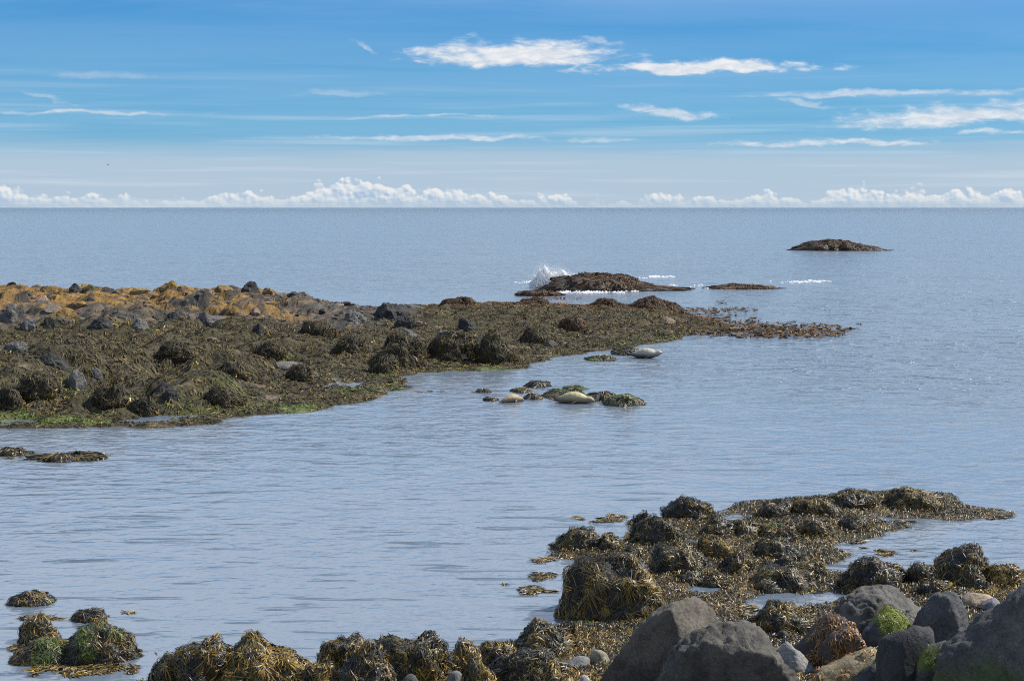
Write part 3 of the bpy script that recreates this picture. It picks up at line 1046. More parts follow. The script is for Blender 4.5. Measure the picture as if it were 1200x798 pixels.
# ---- wrack covered rocks of the near shore: x0, x1, top, base, gold, label, extras
G_NEAR = 'seaweed covered rocks along the near shore'
NEAR_ROCKS = [
    (780, 838, 584, 610, 0.08, 'round dark seaweed dome rising farthest out from the near shore, left of the flat fringe', {}),
    (648, 703, 622, 645, 0.22, 'low dark seaweed dome at the left tip of the near shore, above the big block', {}),
    (698, 728, 627, 646, 0.18, 'small seaweed hump touching the right side of the left tip dome', {}),
    (738, 797, 602, 638, 0.06, 'cone shaped black seaweed rock in front of the farthest round dome', dict(skew=-0.1)),
    (729, 757, 640, 652, 0.05, 'small flat black rock just above the big seaweed block', {}),
    (757, 831, 635, 669, 0.12, 'broad dark seaweed mound right of and behind the big square block', {}),
    (790, 826, 669, 684, 0.05, 'low black weed hump right of the big block, left of its twin', {}),
    (822, 856, 672, 688, 0.05, 'low black weed hump above the brown boulder, right of its twin', {}),
    (820, 862, 607, 629, 0.08, 'dark ragged rock right of the cone shaped rock, by a small pool', {}),
    (816, 862, 629, 654, 0.75, 'golden draped rock behind the flat grey slab', {}),
    (957, 1032, 575, 596, 0.30, 'wide dark dome second from the right on the far point of weed', {}),
    (1038, 1103, 571, 598, 0.40, 'rounded rock at the right end of the far point of weed', dict(skew=0.1)),
    (884, 936, 587, 607, 0.12, 'dark weed rock at the left of the far point, beside the green patch', {}),
    (928, 985, 582, 604, 0.22, 'weed rock between the wide dome and the left rock of the far point', {}),
    (933, 971, 608, 629, 0.10, 'dark lump with a pale face in the middle of the weed spit', {}),
    (984, 1022, 605, 622, 0.15, 'black lump near the tip of the second weed spit', {}),
    (888, 934, 610, 632, 0.30, 'tangled weed rock left of the pale faced lump', {}),
    (850, 893, 610, 630, 0.15, 'black weed rock between the small pool and the tangled rock', {}),
    (880, 934, 628, 655, 0.16, 'broad black mound in the middle of the carpet of golden weed', {}),
    (843, 882, 648, 670, 0.16, 'dark hump left of and in front of the broad black mound', {}),
    (905, 931, 651, 669, 0.05, 'small pointed black rock in front of the broad black mound', {}),
    (934, 966, 660, 678, 0.18, 'small dark rock at the inner end of the calm inlet', {}),
    (874, 955, 665, 693, 0.16, 'wide low mound of black weed just behind the tide pool', {}),
    (985, 1064, 653, 692, 0.16, 'steep dark rock with hanging weed behind the cracked grey rock', dict(outline=[(985, 690), (990, 668), (1004, 655), (1025, 656), (1043, 664), (1058, 668), (1066, 690)])),
    (1062, 1095, 656, 686, 0.04, 'round black rock between the steep dark rock and the peaked rock', {}),
    (1086, 1166, 641, 682, 0.34, 'peaked seaweed rock standing highest against the inlet at the right', dict(outline=[(1086, 682), (1098, 660), (1122, 645), (1142, 641), (1153, 645), (1162, 662), (1166, 682)])),
    (1124, 1155, 664, 692, 0.12, 'greyish weed rock in front of the peaked rock', {}),
    (1152, 1204, 664, 688, 0.55, 'yellowish weed rock at the right edge behind the tallest boulder', {}),
    (1074, 1110, 678, 697, 0.05, 'small black weed rock behind the dark blue grey boulder', {}),
    (880, 953, 706, 742, 0.5, 'ochre weed mound in front of the tide pool, right of the brown boulder', {}),
    (655, 774, 652, 726, 0.36, 'big square block hung with long seaweed, standing in the water', dict(outline=[(655, 726), (657, 690), (664, 664), (678, 655), (700, 657), (722, 653), (742, 655), (757, 668), (767, 690), (776, 712), (777, 726)], depth=0.7, p=3.4, facets=2, lump=0.12)),
    (177, 265, 751, 812, 0.22, 'dark rock at the left end of the bottom row of weed rocks', dict(outline=[(172, 812), (180, 780), (196, 760), (225, 752), (252, 754), (266, 775), (270, 812)])),
    (236, 369, 745, 812, 0.55, 'broad golden dome, second from the left in the bottom row', dict(outline=[(230, 812), (245, 775), (270, 757), (297, 746), (320, 749), (345, 763), (362, 776), (372, 812)])),
    (367, 440, 747, 788, 0.10, 'dark rock right of the broad golden dome', {}),
    (392, 458, 756, 815, 0.22, 'dark hump pressed against the left of the tall bottom dome', {}),
    (436, 532, 737, 803, 0.16, 'tall black dome in the middle of the bottom row', dict(outline=[(430, 803), (436, 770), (452, 748), (474, 738), (490, 741), (504, 744), (520, 752), (532, 775), (536, 803)])),
    (526, 566, 751, 792, 0.45, 'golden brown saddle rock right of the tall bottom dome', {}),
    (556, 610, 748, 782, 0.35, 'speckled weed rock left of the long ridge by the water', {}),
    (598, 676, 731, 768, 0.22, 'long rounded ridge rock by the water left of the brown boulder', {}),
    (575, 655, 760, 802, 0.16, 'low black arched rock in front of the long ridge rock', {}),
    (610, 668, 776, 815, 0.20, 'weedy hump at the bottom edge in front of the black arched rock', {}),
    (538, 582, 776, 815, 0.45, 'yellow speckled hump at the bottom edge below the saddle rock', {}),
    (350, 404, 774, 815, 0.55, 'olive yellow mound at the bottom edge below the golden dome', {}),
]
for (x0, x1, yt, yb, gold, label, ex) in NEAR_ROCKS:
    ex = dict(ex)
    ex = dict(dict(facets=6, lump=0.26, fine=0.06), **ex)
    r = Rock(x0, x1, yt, yb, SHORE, **ex)
    area = 2 * math.pi * r.hw * max(r.ht, 0.5 * r.hw)
    big = r.c[1] < 23.5
    n = int(min(area * (5200 if big else 4000), 15000))
    r.build('seaweed_rock', label, 'rock', G_NEAR, M_WETROCK, dark_stone, 4 if x1 - x0 > 45 else 3,
            dict(n=max(n, 400), L=(0.04, 0.13) if 'hung' not in label else (0.08, 0.26), W=(0.0032, 0.0075), gold=gold * 1.3 + 0.06, green=-0.22, tan=0.012, jitter=0.8 if 'hung' not in label else 0.45))

# far left group in the shallows
G_LEFT = 'seaweed covered rocks in the shallows at lower left'
for (x0, x1, yt, yb, gold, green, label, ex) in [
    (10, 64, 693, 710, 0.3, 0.15, 'low oval weed rock alone in the water at far lower left', {}),
    (83, 128, 716, 729, 0.55, -0.2, 'flat tan weed rock barely above water behind the left dome', {}),
    (21, 66, 722, 756, 0.4, 0.2, 'olive weed lump left of the dark dome at lower left', {}),
    (76, 160, 731, 778, 0.2, 0.2, 'dark seaweed dome standing in the shallows at lower left', dict(outline=[(76, 778), (80, 752), (92, 737), (112, 731), (134, 734), (150, 748), (160, 778)])),
    (15, 92, 752, 779, 0.55, 0.2, 'flat yellow green weed shelf in front of the olive lump', {}),
    (-5, 36, 526, 534, 0.08, -0.3, 'small dark rock at the left edge below the reef', {}),
    (36, 122, 534, 541, 0.22, -0.3, 'flat weed covered ledge right of the dark rock below the reef', {}),
]:
    r = Rock(x0, x1, yt, yb, SHORE, facets=4, lump=0.18, fine=0.06, **ex)
    far = r.c[1] > 30
    area = 2 * math.pi * r.hw * max(r.ht, 0.5 * r.hw)
    r.build('shallows_rock', label, 'rock', G_LEFT, M_WETROCK, dark_stone, 4,
            dict(n=int(min(area * 4000, 11000)), L=(0.04, 0.12), W=(0.003, 0.007) if not far else (0.012, 0.024), gold=gold * 0.7, green=green, tan=0.03))


# ---- bare boulders
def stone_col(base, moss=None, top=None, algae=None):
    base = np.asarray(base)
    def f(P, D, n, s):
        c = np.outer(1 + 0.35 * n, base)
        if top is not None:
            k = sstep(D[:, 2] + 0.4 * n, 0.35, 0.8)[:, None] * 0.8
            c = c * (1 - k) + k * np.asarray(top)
        if moss is not None:
            k = np.clip(moss(P / np.array([s.hw, s.ay, s.ht]), n), 0, 1)[:, None]
            c = c * (1 - k) + k * np.array([0.12, 0.15, 0.014])
        if algae is not None:
            k = np.clip(algae(P / np.array([s.hw, s.ay, s.ht]), n), 0, 1)[:, None]
            c = c * (1 - k) + k * np.array([0.05, 0.075, 0.012])
        return c
    return f


G_BOULD = 'bare boulders at lower right'
GREYBROWN = [0.076, 0.066, 0.054]
GREY = [0.120, 0.117, 0.112]
BLUEGREY = [0.062, 0.064, 0.068]


def boulder(label, x0, x1, yt, yb, colour, outline=None, sub=5, name='boulder', base_z=None, weed=None, mat=None, **kw):
    kw.setdefault('grain', 0.022)
    kw.setdefault('soft', 0.1)
    r = Rock(x0, x1, yt, yb, SHORE, outline=outline, base_z=base_z, **kw)
    root = r.build(name, label, 'boulder', G_BOULD, mat or M_ROCK, colour, sub, weed)
    return r, root


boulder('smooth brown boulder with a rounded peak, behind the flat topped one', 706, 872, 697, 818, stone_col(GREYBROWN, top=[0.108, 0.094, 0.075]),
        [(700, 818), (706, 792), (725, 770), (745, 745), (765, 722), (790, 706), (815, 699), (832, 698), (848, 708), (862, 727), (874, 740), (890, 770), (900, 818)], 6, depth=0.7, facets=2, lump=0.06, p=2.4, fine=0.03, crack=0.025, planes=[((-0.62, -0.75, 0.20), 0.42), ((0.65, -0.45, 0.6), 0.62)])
boulder('rough flat topped grey brown boulder in front of the smooth peaked one', 772, 940, 733, 830, stone_col([0.050, 0.046, 0.040], top=[0.088, 0.080, 0.069], algae=lambda q, n: sstep(-q[:, 2] + 0.4 * n, -0.3, 0.1) * 0.5),  # top colour paled to paint in the sunlit upper rim
        [(765, 830), (771, 800), (785, 772), (800, 758), (828, 742), (850, 736), (872, 733), (886, 736), (893, 744), (912, 768), (928, 785), (946, 830)], 6, depth=0.6, facets=0, lump=0.06, p=3.6, fine=0.055, crack=0.04, planes=[((-0.28, -1, 0.12), 0.52), ((0.02, -0.35, 1), 0.86)])
boulder('cracked grey rock with a broad sloping top beside the bright moss', 968, 1088, 684, 742, stone_col([0.085, 0.080, 0.072]),
        [(966, 742), (972, 715), (985, 697), (1005, 688), (1030, 685), (1052, 684), (1066, 692), (1080, 706), (1092, 742)], 6, depth=0.9, facets=5, lump=0.06, p=2.8, crack=0.10, fine=0.025, grain=0.016)
boulder('dark blue grey boulder with a tilted face, left of the tallest one', 1058, 1150, 692, 764, stone_col(BLUEGREY),
        [(1056, 764), (1064, 722), (1080, 706), (1100, 694), (1118, 695), (1132, 706), (1146, 722), (1152, 764)], 6, depth=0.8, facets=6, lump=0.07, p=2.8, crack=0.04, fine=0.03, grain=0.016, planes=[((-0.5, -0.7, 0.5), 0.6)])
r, root = boulder('stone topped with a bright green moss cushion, under the cracked rock', 1003, 1078, 711, 762, stone_col(BLUEGREY, moss=lambda q, n: sstep(q[:, 2] + 0.3 * n, 0.40, 0.6) * sstep(q[:, 0] + 0.3 * n, -0.6, -0.3)),
        [(1001, 762), (1006, 735), (1012, 721), (1024, 713), (1040, 711), (1054, 715), (1066, 726), (1076, 742), (1080, 762)], 5, depth=0.8, facets=4, lump=0.1)
r.drape(root, n=5000, L=(0.010, 0.026), W=(0.004, 0.009), lo=0.05, seg=2, lift=0.004, clump=0.12, name='moss', jitter=1.0,
        where=lambda p, s: (p[:, 0] / s.hw > -0.5) & (p[:, 0] / s.hw < 0.5) & (p[:, 2] / s.ht > 0.45 + 0.35 * fbm(p * 4, 2)),
        col=lambda rng, p, n: np.array([0.125, 0.145, 0.012]) * (0.85 + 0.7 * fbm(p * 6, 3))[:, None] * rng.uniform(0.6, 1.3, (n, 1)))
boulder('dark smooth boulder in the shade below the moss cushion', 1022, 1100, 732, 830, stone_col([0.042, 0.043, 0.045]),  # stone colour darkened for the shade it lies in
        [(1016, 830), (1022, 775), (1032, 750), (1055, 739), (1078, 732), (1092, 736), (1100, 760), (1106, 830)], 5, depth=0.6, facets=5, lump=0.07, p=2.6)
r, root = boulder('narrow mossy stone wedged left of the tallest boulder', 1074, 1118, 741, 830, stone_col(BLUEGREY, moss=lambda q, n: sstep(q[:, 2] + 0.5 * n, 0.45, 0.7) * sstep(-q[:, 2], -0.85, -0.7)),
        [(1070, 830), (1075, 785), (1082, 760), (1095, 745), (1106, 741), (1116, 752), (1122, 830)], 5, depth=0.7, facets=5, lump=0.07)
r.drape(root, n=1400, L=(0.015, 0.04), W=(0.004, 0.008), lo=0.0, seg=2, lift=0.010, clump=0.2, name='moss', jitter=0.9,
        where=lambda p, s: (p[:, 2] / s.ht > 0.5) & (p[:, 2] / s.ht < 0.78 + 0.2 * fbm(p * 3, 2)) & (p[:, 0] < 0.1),
        col=lambda rng, p, n: np.array([0.09, 0.12, 0.012]) * rng.uniform(0.5, 1.4, (n, 1)))
boulder('tallest grey boulder at the right edge with a long crack', 1096, 1330, 660, 850, stone_col([0.075, 0.073, 0.070], algae=lambda q, n: sstep(-q[:, 2] + 0.5 * n - 0.3 * q[:, 0], -0.25, 0.1) * 0.75),
        [(1090, 850), (1098, 800), (1106, 768), (1125, 745), (1150, 716), (1172, 690), (1190, 671), (1206, 661), (1235, 662), (1275, 690), (1310, 750), (1340, 850)], 6, depth=0.6, facets=2, lump=0.05, p=2.8, crack=0.05, fine=0.04, planes=[((-0.45, -0.55, 0.70), 0.55)])
boulder('brownish boulder cut off by the bottom right corner', 1184, 1260, 748, 850, stone_col([0.15, 0.125, 0.105]),
        [(1180, 850), (1186, 800), (1194, 770), (1206, 750), (1225, 748), (1250, 775), (1266, 850)], 5, depth=0.5, facets=4, lump=0.06, base_z=0.55)
RUST = lambda rng, p, n: np.where((rng.rand(n) < 0.6)[:, None], np.array([0.26, 0.12, 0.03]), np.array([0.13, 0.07, 0.025])) * rng.uniform(0.5, 1.5, (n, 1))
boulder('rust brown rock with short weed on its slope, left of the moss', 930, 1008, 712, 782, stone_col([0.06, 0.05, 0.042]),
        [(926, 782), (932, 760), (948, 742), (968, 722), (985, 713), (998, 718), (1006, 740), (1012, 782)], 5, name='rusty_rock', depth=0.8, facets=5,
        weed=dict(n=3600, L=(0.04, 0.11), W=(0.004, 0.008), col=RUST, lift=0.012, lo=0.15, jitter=0.5, clump=0.15, where=lambda p, s: fbm(p * 2.5 + 2, 3) > -0.12))
boulder('smaller rust brown rock in front of the sloping one', 957, 1018, 735, 790, stone_col([0.06, 0.05, 0.042]),
        [(953, 790), (958, 765), (972, 748), (990, 737), (1003, 738), (1014, 755), (1020, 790)], 5, name='rusty_rock', depth=0.7, facets=5,
        weed=dict(n=2600, L=(0.04, 0.11), W=(0.004, 0.008), col=RUST, lift=0.012, lo=0.15, jitter=0.5, clump=0.15, where=lambda p, s: fbm(p * 2.5 + 2, 3) > -0.12))
boulder('yellow brown boulder with orange weed tufts at the bottom edge', 936, 1056, 756, 826, stone_col([0.19, 0.155, 0.09]),
        [(925, 826), (935, 802), (955, 788), (980, 777), (1005, 764), (1022, 757), (1036, 764), (1046, 780), (1056, 800), (1060, 826)], 5, depth=0.6, facets=4, lump=0.06, base_z=0.45,
        weed=dict(n=900, L=(0.05, 0.12), W=(0.006, 0.012), lo=0.1, lift=0.02, col=lambda rng, p, n: np.array([0.42, 0.22, 0.07]) * rng.uniform(0.5, 1.4, (n, 1)),
                  where=lambda p, s: fbm(p * 2.2 + 4, 3) > 0.05))
boulder('dark grey stone in front of the yellow brown boulder', 993, 1046, 777, 830, stone_col(BLUEGREY),
        [(988, 830), (996, 800), (1008, 786), (1024, 779), (1036, 782), (1044, 800), (1050, 830)], 5, depth=0.6, facets=5, base_z=0.6)
boulder('pale grey slanting slab between the flat topped boulder and rust rock', 906, 960, 748, 792, stone_col([0.24, 0.235, 0.225]),
        [(902, 792), (904, 765), (910, 750), (920, 750), (936, 764), (950, 776), (960, 792)], 5, depth=0.8, facets=6, p=3.0)
SMALL = [
    ('flat dark grey slab among weed behind the big block', 797, 826, 633, 649, [0.085, 0.083, 0.08], dict(p=4.0)),
    ('lilac grey stone at the edge of the tide pool', 915, 937, 700, 716, [0.22, 0.21, 0.215], {}),
    ('pale greenish stone left of the brown boulder', 692, 716, 759, 778, [0.26, 0.235, 0.17], {}),
    ('flat grey stone on weed left of the pale greenish stone', 658, 691, 769, 784, [0.17, 0.165, 0.16], {}),
    ('rounded grey stone at the bottom edge below the arched rock', 634, 660, 790, 812, [0.19, 0.185, 0.18], {}),
    ('little white stone at the bottom edge near the brown boulder', 678, 692, 788, 803, [0.36, 0.34, 0.32], {}),
    ('flat grey stone at the bottom edge left of the yellow speckled hump', 523, 545, 786, 806, [0.16, 0.16, 0.155], {}),
    ('small dark stone right of the flat topped boulder', 910, 925, 738, 750, [0.05, 0.05, 0.052], {}),
    ('tan pink stone lying behind the tallest boulder', 1126, 1168, 694, 712, [0.33, 0.25, 0.175], {}),
    ('bluish grey stone beside the tan pink stone', 1148, 1176, 700, 718, [0.16, 0.165, 0.175], {}),
    ('small grey stone in the weed above the ochre mound', 868, 888, 728, 742, [0.13, 0.125, 0.115], {}),
    ('grey stone half sunk in weed left of the tall bottom dome base', 470, 492, 789, 806, [0.10, 0.10, 0.095], {}),
]
for (label, x0, x1, yt, yb, c, kw) in SMALL:
    r = Rock(x0, x1, yt, yb, SHORE, facets=6, lump=0.08, **kw)
    r.build('beach_stone', label, 'stone', 'loose stones among the weed', M_ROCK, stone_col(c), 4)

# ---- rocks on the long reef
G_REEF = 'rocks standing out of the long reef'
LICH = [0.26, 0.16, 0.038]
REEF_ROCKS = [  # x0 x1 top base kind label
    (187, 217, 327, 350, 'l', 'highest lichen topped rock on the crest of the reef'),
    (175, 212, 343, 366, 'g', 'dark grey boulder just below the highest crest rock'),
    (79, 96, 331, 341, 'd', 'small dark rock on the crest, left one of a pair'),
    (95, 113, 331, 346, 'o', 'olive topped rock on the crest, right one of a pair'),
    (113, 147, 336, 349, 'd', 'long black rock on the crest right of the pair'),
    (148, 172, 337, 348, 'l', 'orange rock on the crest between long black rock and highest rock'),
    (242, 279, 331, 352, 'l', 'broad lichen covered rock on the crest right of the highest rock'),
    (280, 304, 328, 346, 'd', 'dark pointed rock at the right end of the lichen crest'),
    (305, 330, 338, 350, 'l', 'lichen stained rock just right of the dark pointed crest rock'),
    (332, 354, 340, 351, 'd', 'small dark round rock on the falling crest'),
    (346, 378, 347, 366, 'g', 'grey sided boulder below the small round crest rock'),
    (432, 492, 351, 374, 'd', 'large black rock on the middle crest'),
    (461, 489, 369, 384, 'd', 'black rock under the large black crest rock'),
    (534, 562, 371, 388, 'd', 'dark lump in the weed right of the middle crest'),
    (462, 496, 385, 401, 'p', 'rock with a pale grey top in the middle of the reef'),
    (501, 549, 383, 407, 'p', 'broad dark rock with pale grey streaks right of the pale topped rock'),
    (0, 21, 356, 380, 'g', 'grey rock at the left edge under the lichen'),
    (46, 104, 362, 382, 'l', 'long orange ledge under the lichen slope'),
    (20, 46, 372, 388, 'g', 'cracked grey rock left of the long orange ledge'),
    (102, 135, 368, 386, 'd', 'dark wedge right of the long orange ledge'),
    (150, 178, 372, 386, 'g', 'squat grey rock below the dark grey boulder'),
    (192, 214, 363, 374, 'd', 'small black rock under the dark grey boulder'),
    (228, 262, 366, 384, 'p', 'pinkish grey rock in the upper middle of the reef'),
    (294, 312, 376, 392, 'd', 'round black rock below the grey sided boulder'),
    (400, 432, 362, 378, 'g', 'grey brown rock left of the large black crest rock'),
    (75, 103, 427, 457, 'p', 'dark block with a pale top in the left weed'),
    (100, 126, 430, 444, 'p', 'pale grey rock right of the dark block'),
    (39, 82, 413, 429, 'd', 'dark ledge behind the dark block'),
    (0, 36, 398, 414, 'p', 'pale grey ledge at the left edge of the reef'),
    (182, 202, 445, 459, 'd', 'black rock by a sandy gap, upper of two'),
    (189, 212, 452, 471, 'd', 'black rock by a sandy gap, lower of two'),
]
WEED_HUMPS = [
    (188, 228, 400, 420, 'rounded brown weed dome in the middle of the left reef'),
    (432, 468, 418, 438, 'smooth weed dome nearest the channel'),
    (434, 502, 396, 430, 'large double weed hump above the smooth dome'),
    (500, 556, 390, 421, 'large weed hump right of the double hump'),
    (560, 604, 392, 427, 'dark weed hump above the green edge of the reef'),
    (338, 364, 428, 445, 'dark weed lump left of the smooth dome'),
    (152, 184, 467, 487, 'dark weed hump near the water left of the channel'),
    (20, 66, 440, 466, 'weed hump in front of the dark block at left'),
    (255, 292, 424, 442, 'brown weed hump in the middle of the weed field'),
    (300, 334, 402, 420, 'weed hump below the round black rock'),
    (395, 428, 396, 414, 'olive weed hump left of the double hump'),
    (240, 284, 456, 476, 'low weed hump near the water below the weed field'),
    (610, 640, 384, 402, 'dark weed hump toward the low end of the reef'),
    (108, 150, 452, 478, 'broad weed hump between the dark block and the sandy gap'),
    (0, 30, 450, 482, 'weed hump at the left edge above the green algae'),
    (348, 392, 378, 394, 'weed hump under the grey sided boulder'),
    (655, 690, 374, 388, 'kelp covered lump on the low right part of the reef'),
    (515, 560, 350, 362, 'reddish kelp heap on the crest, first one right of the large black rock'),
    (600, 650, 350, 363, 'reddish kelp heap on the crest, between the first and the twin heaps'),
    (690, 735, 352, 366, 'kelp heap on the crest, left one of the twin heaps'),
    (733, 800, 350, 367, 'long dark kelp heap on the crest, right one of the twin heaps'),
]
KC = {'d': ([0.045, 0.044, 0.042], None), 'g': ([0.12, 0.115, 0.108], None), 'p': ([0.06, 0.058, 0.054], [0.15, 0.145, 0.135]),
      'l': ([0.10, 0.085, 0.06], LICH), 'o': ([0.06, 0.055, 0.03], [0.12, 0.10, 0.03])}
for (x0, x1, yt, yb, k, label) in REEF_ROCKS:
    crest = yt < 350
    ex = {}
    if crest:                                   # crest rocks stand on the ridge line
        Yc = float(np.interp(0.5 * (x0 + x1), [c[0] for c in CREST], [c[2] for c in CREST]))
        ex['base_z'] = at_plane(0.5 * (x0 + x1), yb, Yc - 0.5)[1]
    r = Rock(x0, x1, yt, yb, REEF, soft=0.0, facets=16, lump=0.16, fine=0.07, p=2.8, sunk=0.8, crack=0.10, **ex)
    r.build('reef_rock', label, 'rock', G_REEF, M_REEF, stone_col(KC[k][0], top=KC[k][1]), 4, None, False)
for (x0, x1, yt, yb, label) in WEED_HUMPS:
    ex, extra = {}, dict(col=reef_weed_tones)
    if 'kelp' in label:
        extra = dict(col=lambda rng, p, n: np.where((rng.rand(n) < 0.5)[:, None], np.array([0.11, 0.052, 0.018]), np.array([0.032, 0.024, 0.016])) * rng.uniform(0.5, 1.6, (n, 1)))
        if yt < 360:
            Yc = float(np.interp(0.5 * (x0 + x1), [c[0] for c in CREST], [c[2] for c in CREST]))
            ex['base_z'] = at_plane(0.5 * (x0 + x1), yb, Yc - 1.0)[1]
    r = Rock(x0, x1, yt, yb, REEF, facets=4, lump=0.24, fine=0.08, sunk=0.8, **ex)
    area = 2 * math.pi * r.hw * max(r.ht, 0.5 * r.hw)
    r.build('reef_weed_rock', label, 'rock', 'weed covered humps on the long reef', M_REEF, lambda P, D, n, s: np.outer(0.9 + 0.4 * n, [0.04, 0.034, 0.02]), 4,
            dict(n=int(min(max(area * 520, 500), 3600)), L=(0.12, 0.35), W=(0.008, 0.02), gold=0.05, green=-0.5, tan=0.03, lift=0.04, seg=2, mat=M_WEEDFAR, **extra))



def reef_rubble():
    """angular broken stone lying all over the bare upper part of the reef"""
    rng = np.random.RandomState(9)
    D, Fc = ico(2)
    n = 9000
    x, y = rng.uniform(-46, 16, n), rng.uniform(42, 92, n)
    t, rocky, lichen, kelp, green, nn, n2 = reef_attr(x, y)
    z = REEF.z(x, y)
    keep = (z > 0.05) & (rng.rand(n) < 0.02 + 0.30 * np.clip(rocky - 0.7 * lichen, 0, 1))
    idx = np.nonzero(keep)[0][:1300]
    Vs, Fs, Cs = [], [], []
    for k, i in enumerate(idx):
        sz = rng.uniform(0.09, 0.22) * (1.0 + 1.6 * rng.rand() ** 4)
        S = sz * np.array([rng.uniform(0.9, 1.9), rng.uniform(0.8, 1.4), rng.uniform(0.55, 1.0)])
        p = D.copy()
        for q in range(7):
            nv = rng.normal(size=3)
            nv /= np.linalg.norm(nv)
            m = p @ nv
            p = p - np.outer(np.clip(m - rng.uniform(0.35, 0.7), 0, None), nv)
        a, b_ = rng.uniform(0, 6.28), rng.normal(0, 0.35)
        R = np.array(Matrix.Rotation(a, 3, 'Z') @ Matrix.Rotation(b_, 3, 'X'))
        p = (p * S) @ R.T + np.array([x[i], y[i], z[i] + 0.12 * S[2]])
        base = np.array([0.135, 0.12, 0.105]) if rng.rand() > 0.45 else np.array([0.05, 0.048, 0.046])
        if rng.rand() < 0.3:
            base = np.array([0.20, 0.135, 0.09])
        c = np.outer(np.ones(len(p)), base * rng.uniform(0.7, 1.3))
        if rng.rand() < lichen[i] * 0.8:
            up = sstep(D[:, 2] + 0.4 * rng.normal(), 0.0, 0.6)[:, None]
            c = c * (1 - up) + up * np.array(LICH) * rng.uniform(0.6, 1.15)
        Vs.append(p); Fs.append(Fc + k * len(D)); Cs.append(c)
    o = mesh('reef_rubble', np.concatenate(Vs), np.concatenate(Fs), M_REEF, col=np.concatenate(Cs), smooth=False)
    tag(o, kind='stuff')


reef_rubble()

# ---- low skerries by the seals
FLAT = Field(-60, 60, 15, 330, 5, 5, lambda x, y: np.zeros_like(x))
for (x0, x1, yt, yb, gold, green, label) in [
    (613, 646, 445, 454, 0.1, 0.0, 'low dark weed rock behind the tan seal, farthest of the skerry'),
    (598, 624, 453, 460, 0.3, 0.15, 'flat greenish weed patch behind the tan seal'),
    (613, 636, 459, 468, 0.1, -0.5, 'small dark weed rock between the tan seal and the cream seal'),
    (635, 690, 454, 467, 0.2, 0.2, 'low weed rock directly behind the cream seal'),
    (686, 722, 455, 470, 0.15, 0.05, 'dark weed rock touching the head of the cream seal'),
    (706, 754, 459, 476, 0.25, 0.35, 'weed rock with a green patch at the right end of the skerry'),
    (661, 687, 450, 457, 0.2, 0.8, 'flat green weed patch behind the cream seal'),
    (558, 577, 454, 460, 0.15, -0.2, 'tiny flat weed rock left of the tan seal'),
    (567, 584, 464, 470, 0.1, -0.5, 'tiny dark rock touching the tail of the tan seal'),
    (718, 753, 405, 416, 0.12, -0.5, 'low dark rock beside the grey seal'),
    (688, 722, 415, 423, 0.2, 0.9, 'bright green weed patch left of the grey seal'),
]:
    r = Rock(x0, x1, yt + 0.28 * (yb - yt), yb, FLAT, facets=3, lump=0.25, fine=0.10, depth=1.1)
    area = 2 * math.pi * r.hw * max(r.ht, 0.6 * r.hw)
    r.build('skerry_rock', label, 'rock', 'low skerries around the seals', M_WETROCK, dark_stone if green < 0.5 else (lambda P, D, n, s: np.outer(0.9 + 0.4 * n, [0.05, 0.07, 0.015])), 4,
            dict(n=int(min(max(area * 900, 400), 2600)), L=(0.07, 0.2), W=(0.006, 0.015), gold=gold, green=green, tan=0.03, seg=2, lift=0.014, clump=0.4, jitter=0.9))

# ---- rocky islets farther out
KELP = lambda rng, p, n: np.where((rng.rand(n) < 0.45)[:, None], np.array([0.10, 0.050, 0.016]), np.array([0.035, 0.026, 0.018])) * rng.uniform(0.5, 1.6, (n, 1))
for (x0, x1, yt, yb, outline, label) in [
    (628, 804, 322, 341, [(628, 341), (634, 334), (650, 328), (668, 324), (690, 323), (715, 324), (735, 327), (755, 332), (775, 336), (792, 338), (806, 341)], 'long kelp covered islet with a wave breaking behind it'),
    (606, 662, 342, 347, None, 'low flat kelp rock in front of the wave washed islet'),
    (825, 914, 334, 339, [(825, 339), (840, 336.5), (860, 335), (880, 335), (900, 336), (916, 339)], 'low kelp rock right of the wave washed islet'),
    (926, 1042, 279, 294, [(926, 293), (938, 288), (955, 284), (972, 282), (985, 282), (1005, 286), (1025, 289), (1044, 294)], 'kelp covered islet farthest out at the right'),
]:
    r = Rock(x0, x1, yt, yb, FLAT, outline=outline, facets=4, lump=0.16, fine=0.16, depth=0.55)
    area = 2 * math.pi * r.hw * max(r.ht, 0.5 * r.hw)
    r.build('islet', label, 'islet', 'rocky islets in the open water', M_WETROCK, lambda P, D, n, s: np.outer(0.9 + 0.5 * n, [0.05, 0.034, 0.02]), 5 if x1 - x0 > 80 else 4,
            dict(n=int(min(max(area * 120, 600), 6000)), L=(0.18, 0.5), W=(0.02, 0.055), col=KELP, lift=0.06, seg=2, jitter=2.2, mat=M_WEEDFAR, clump=1.2))


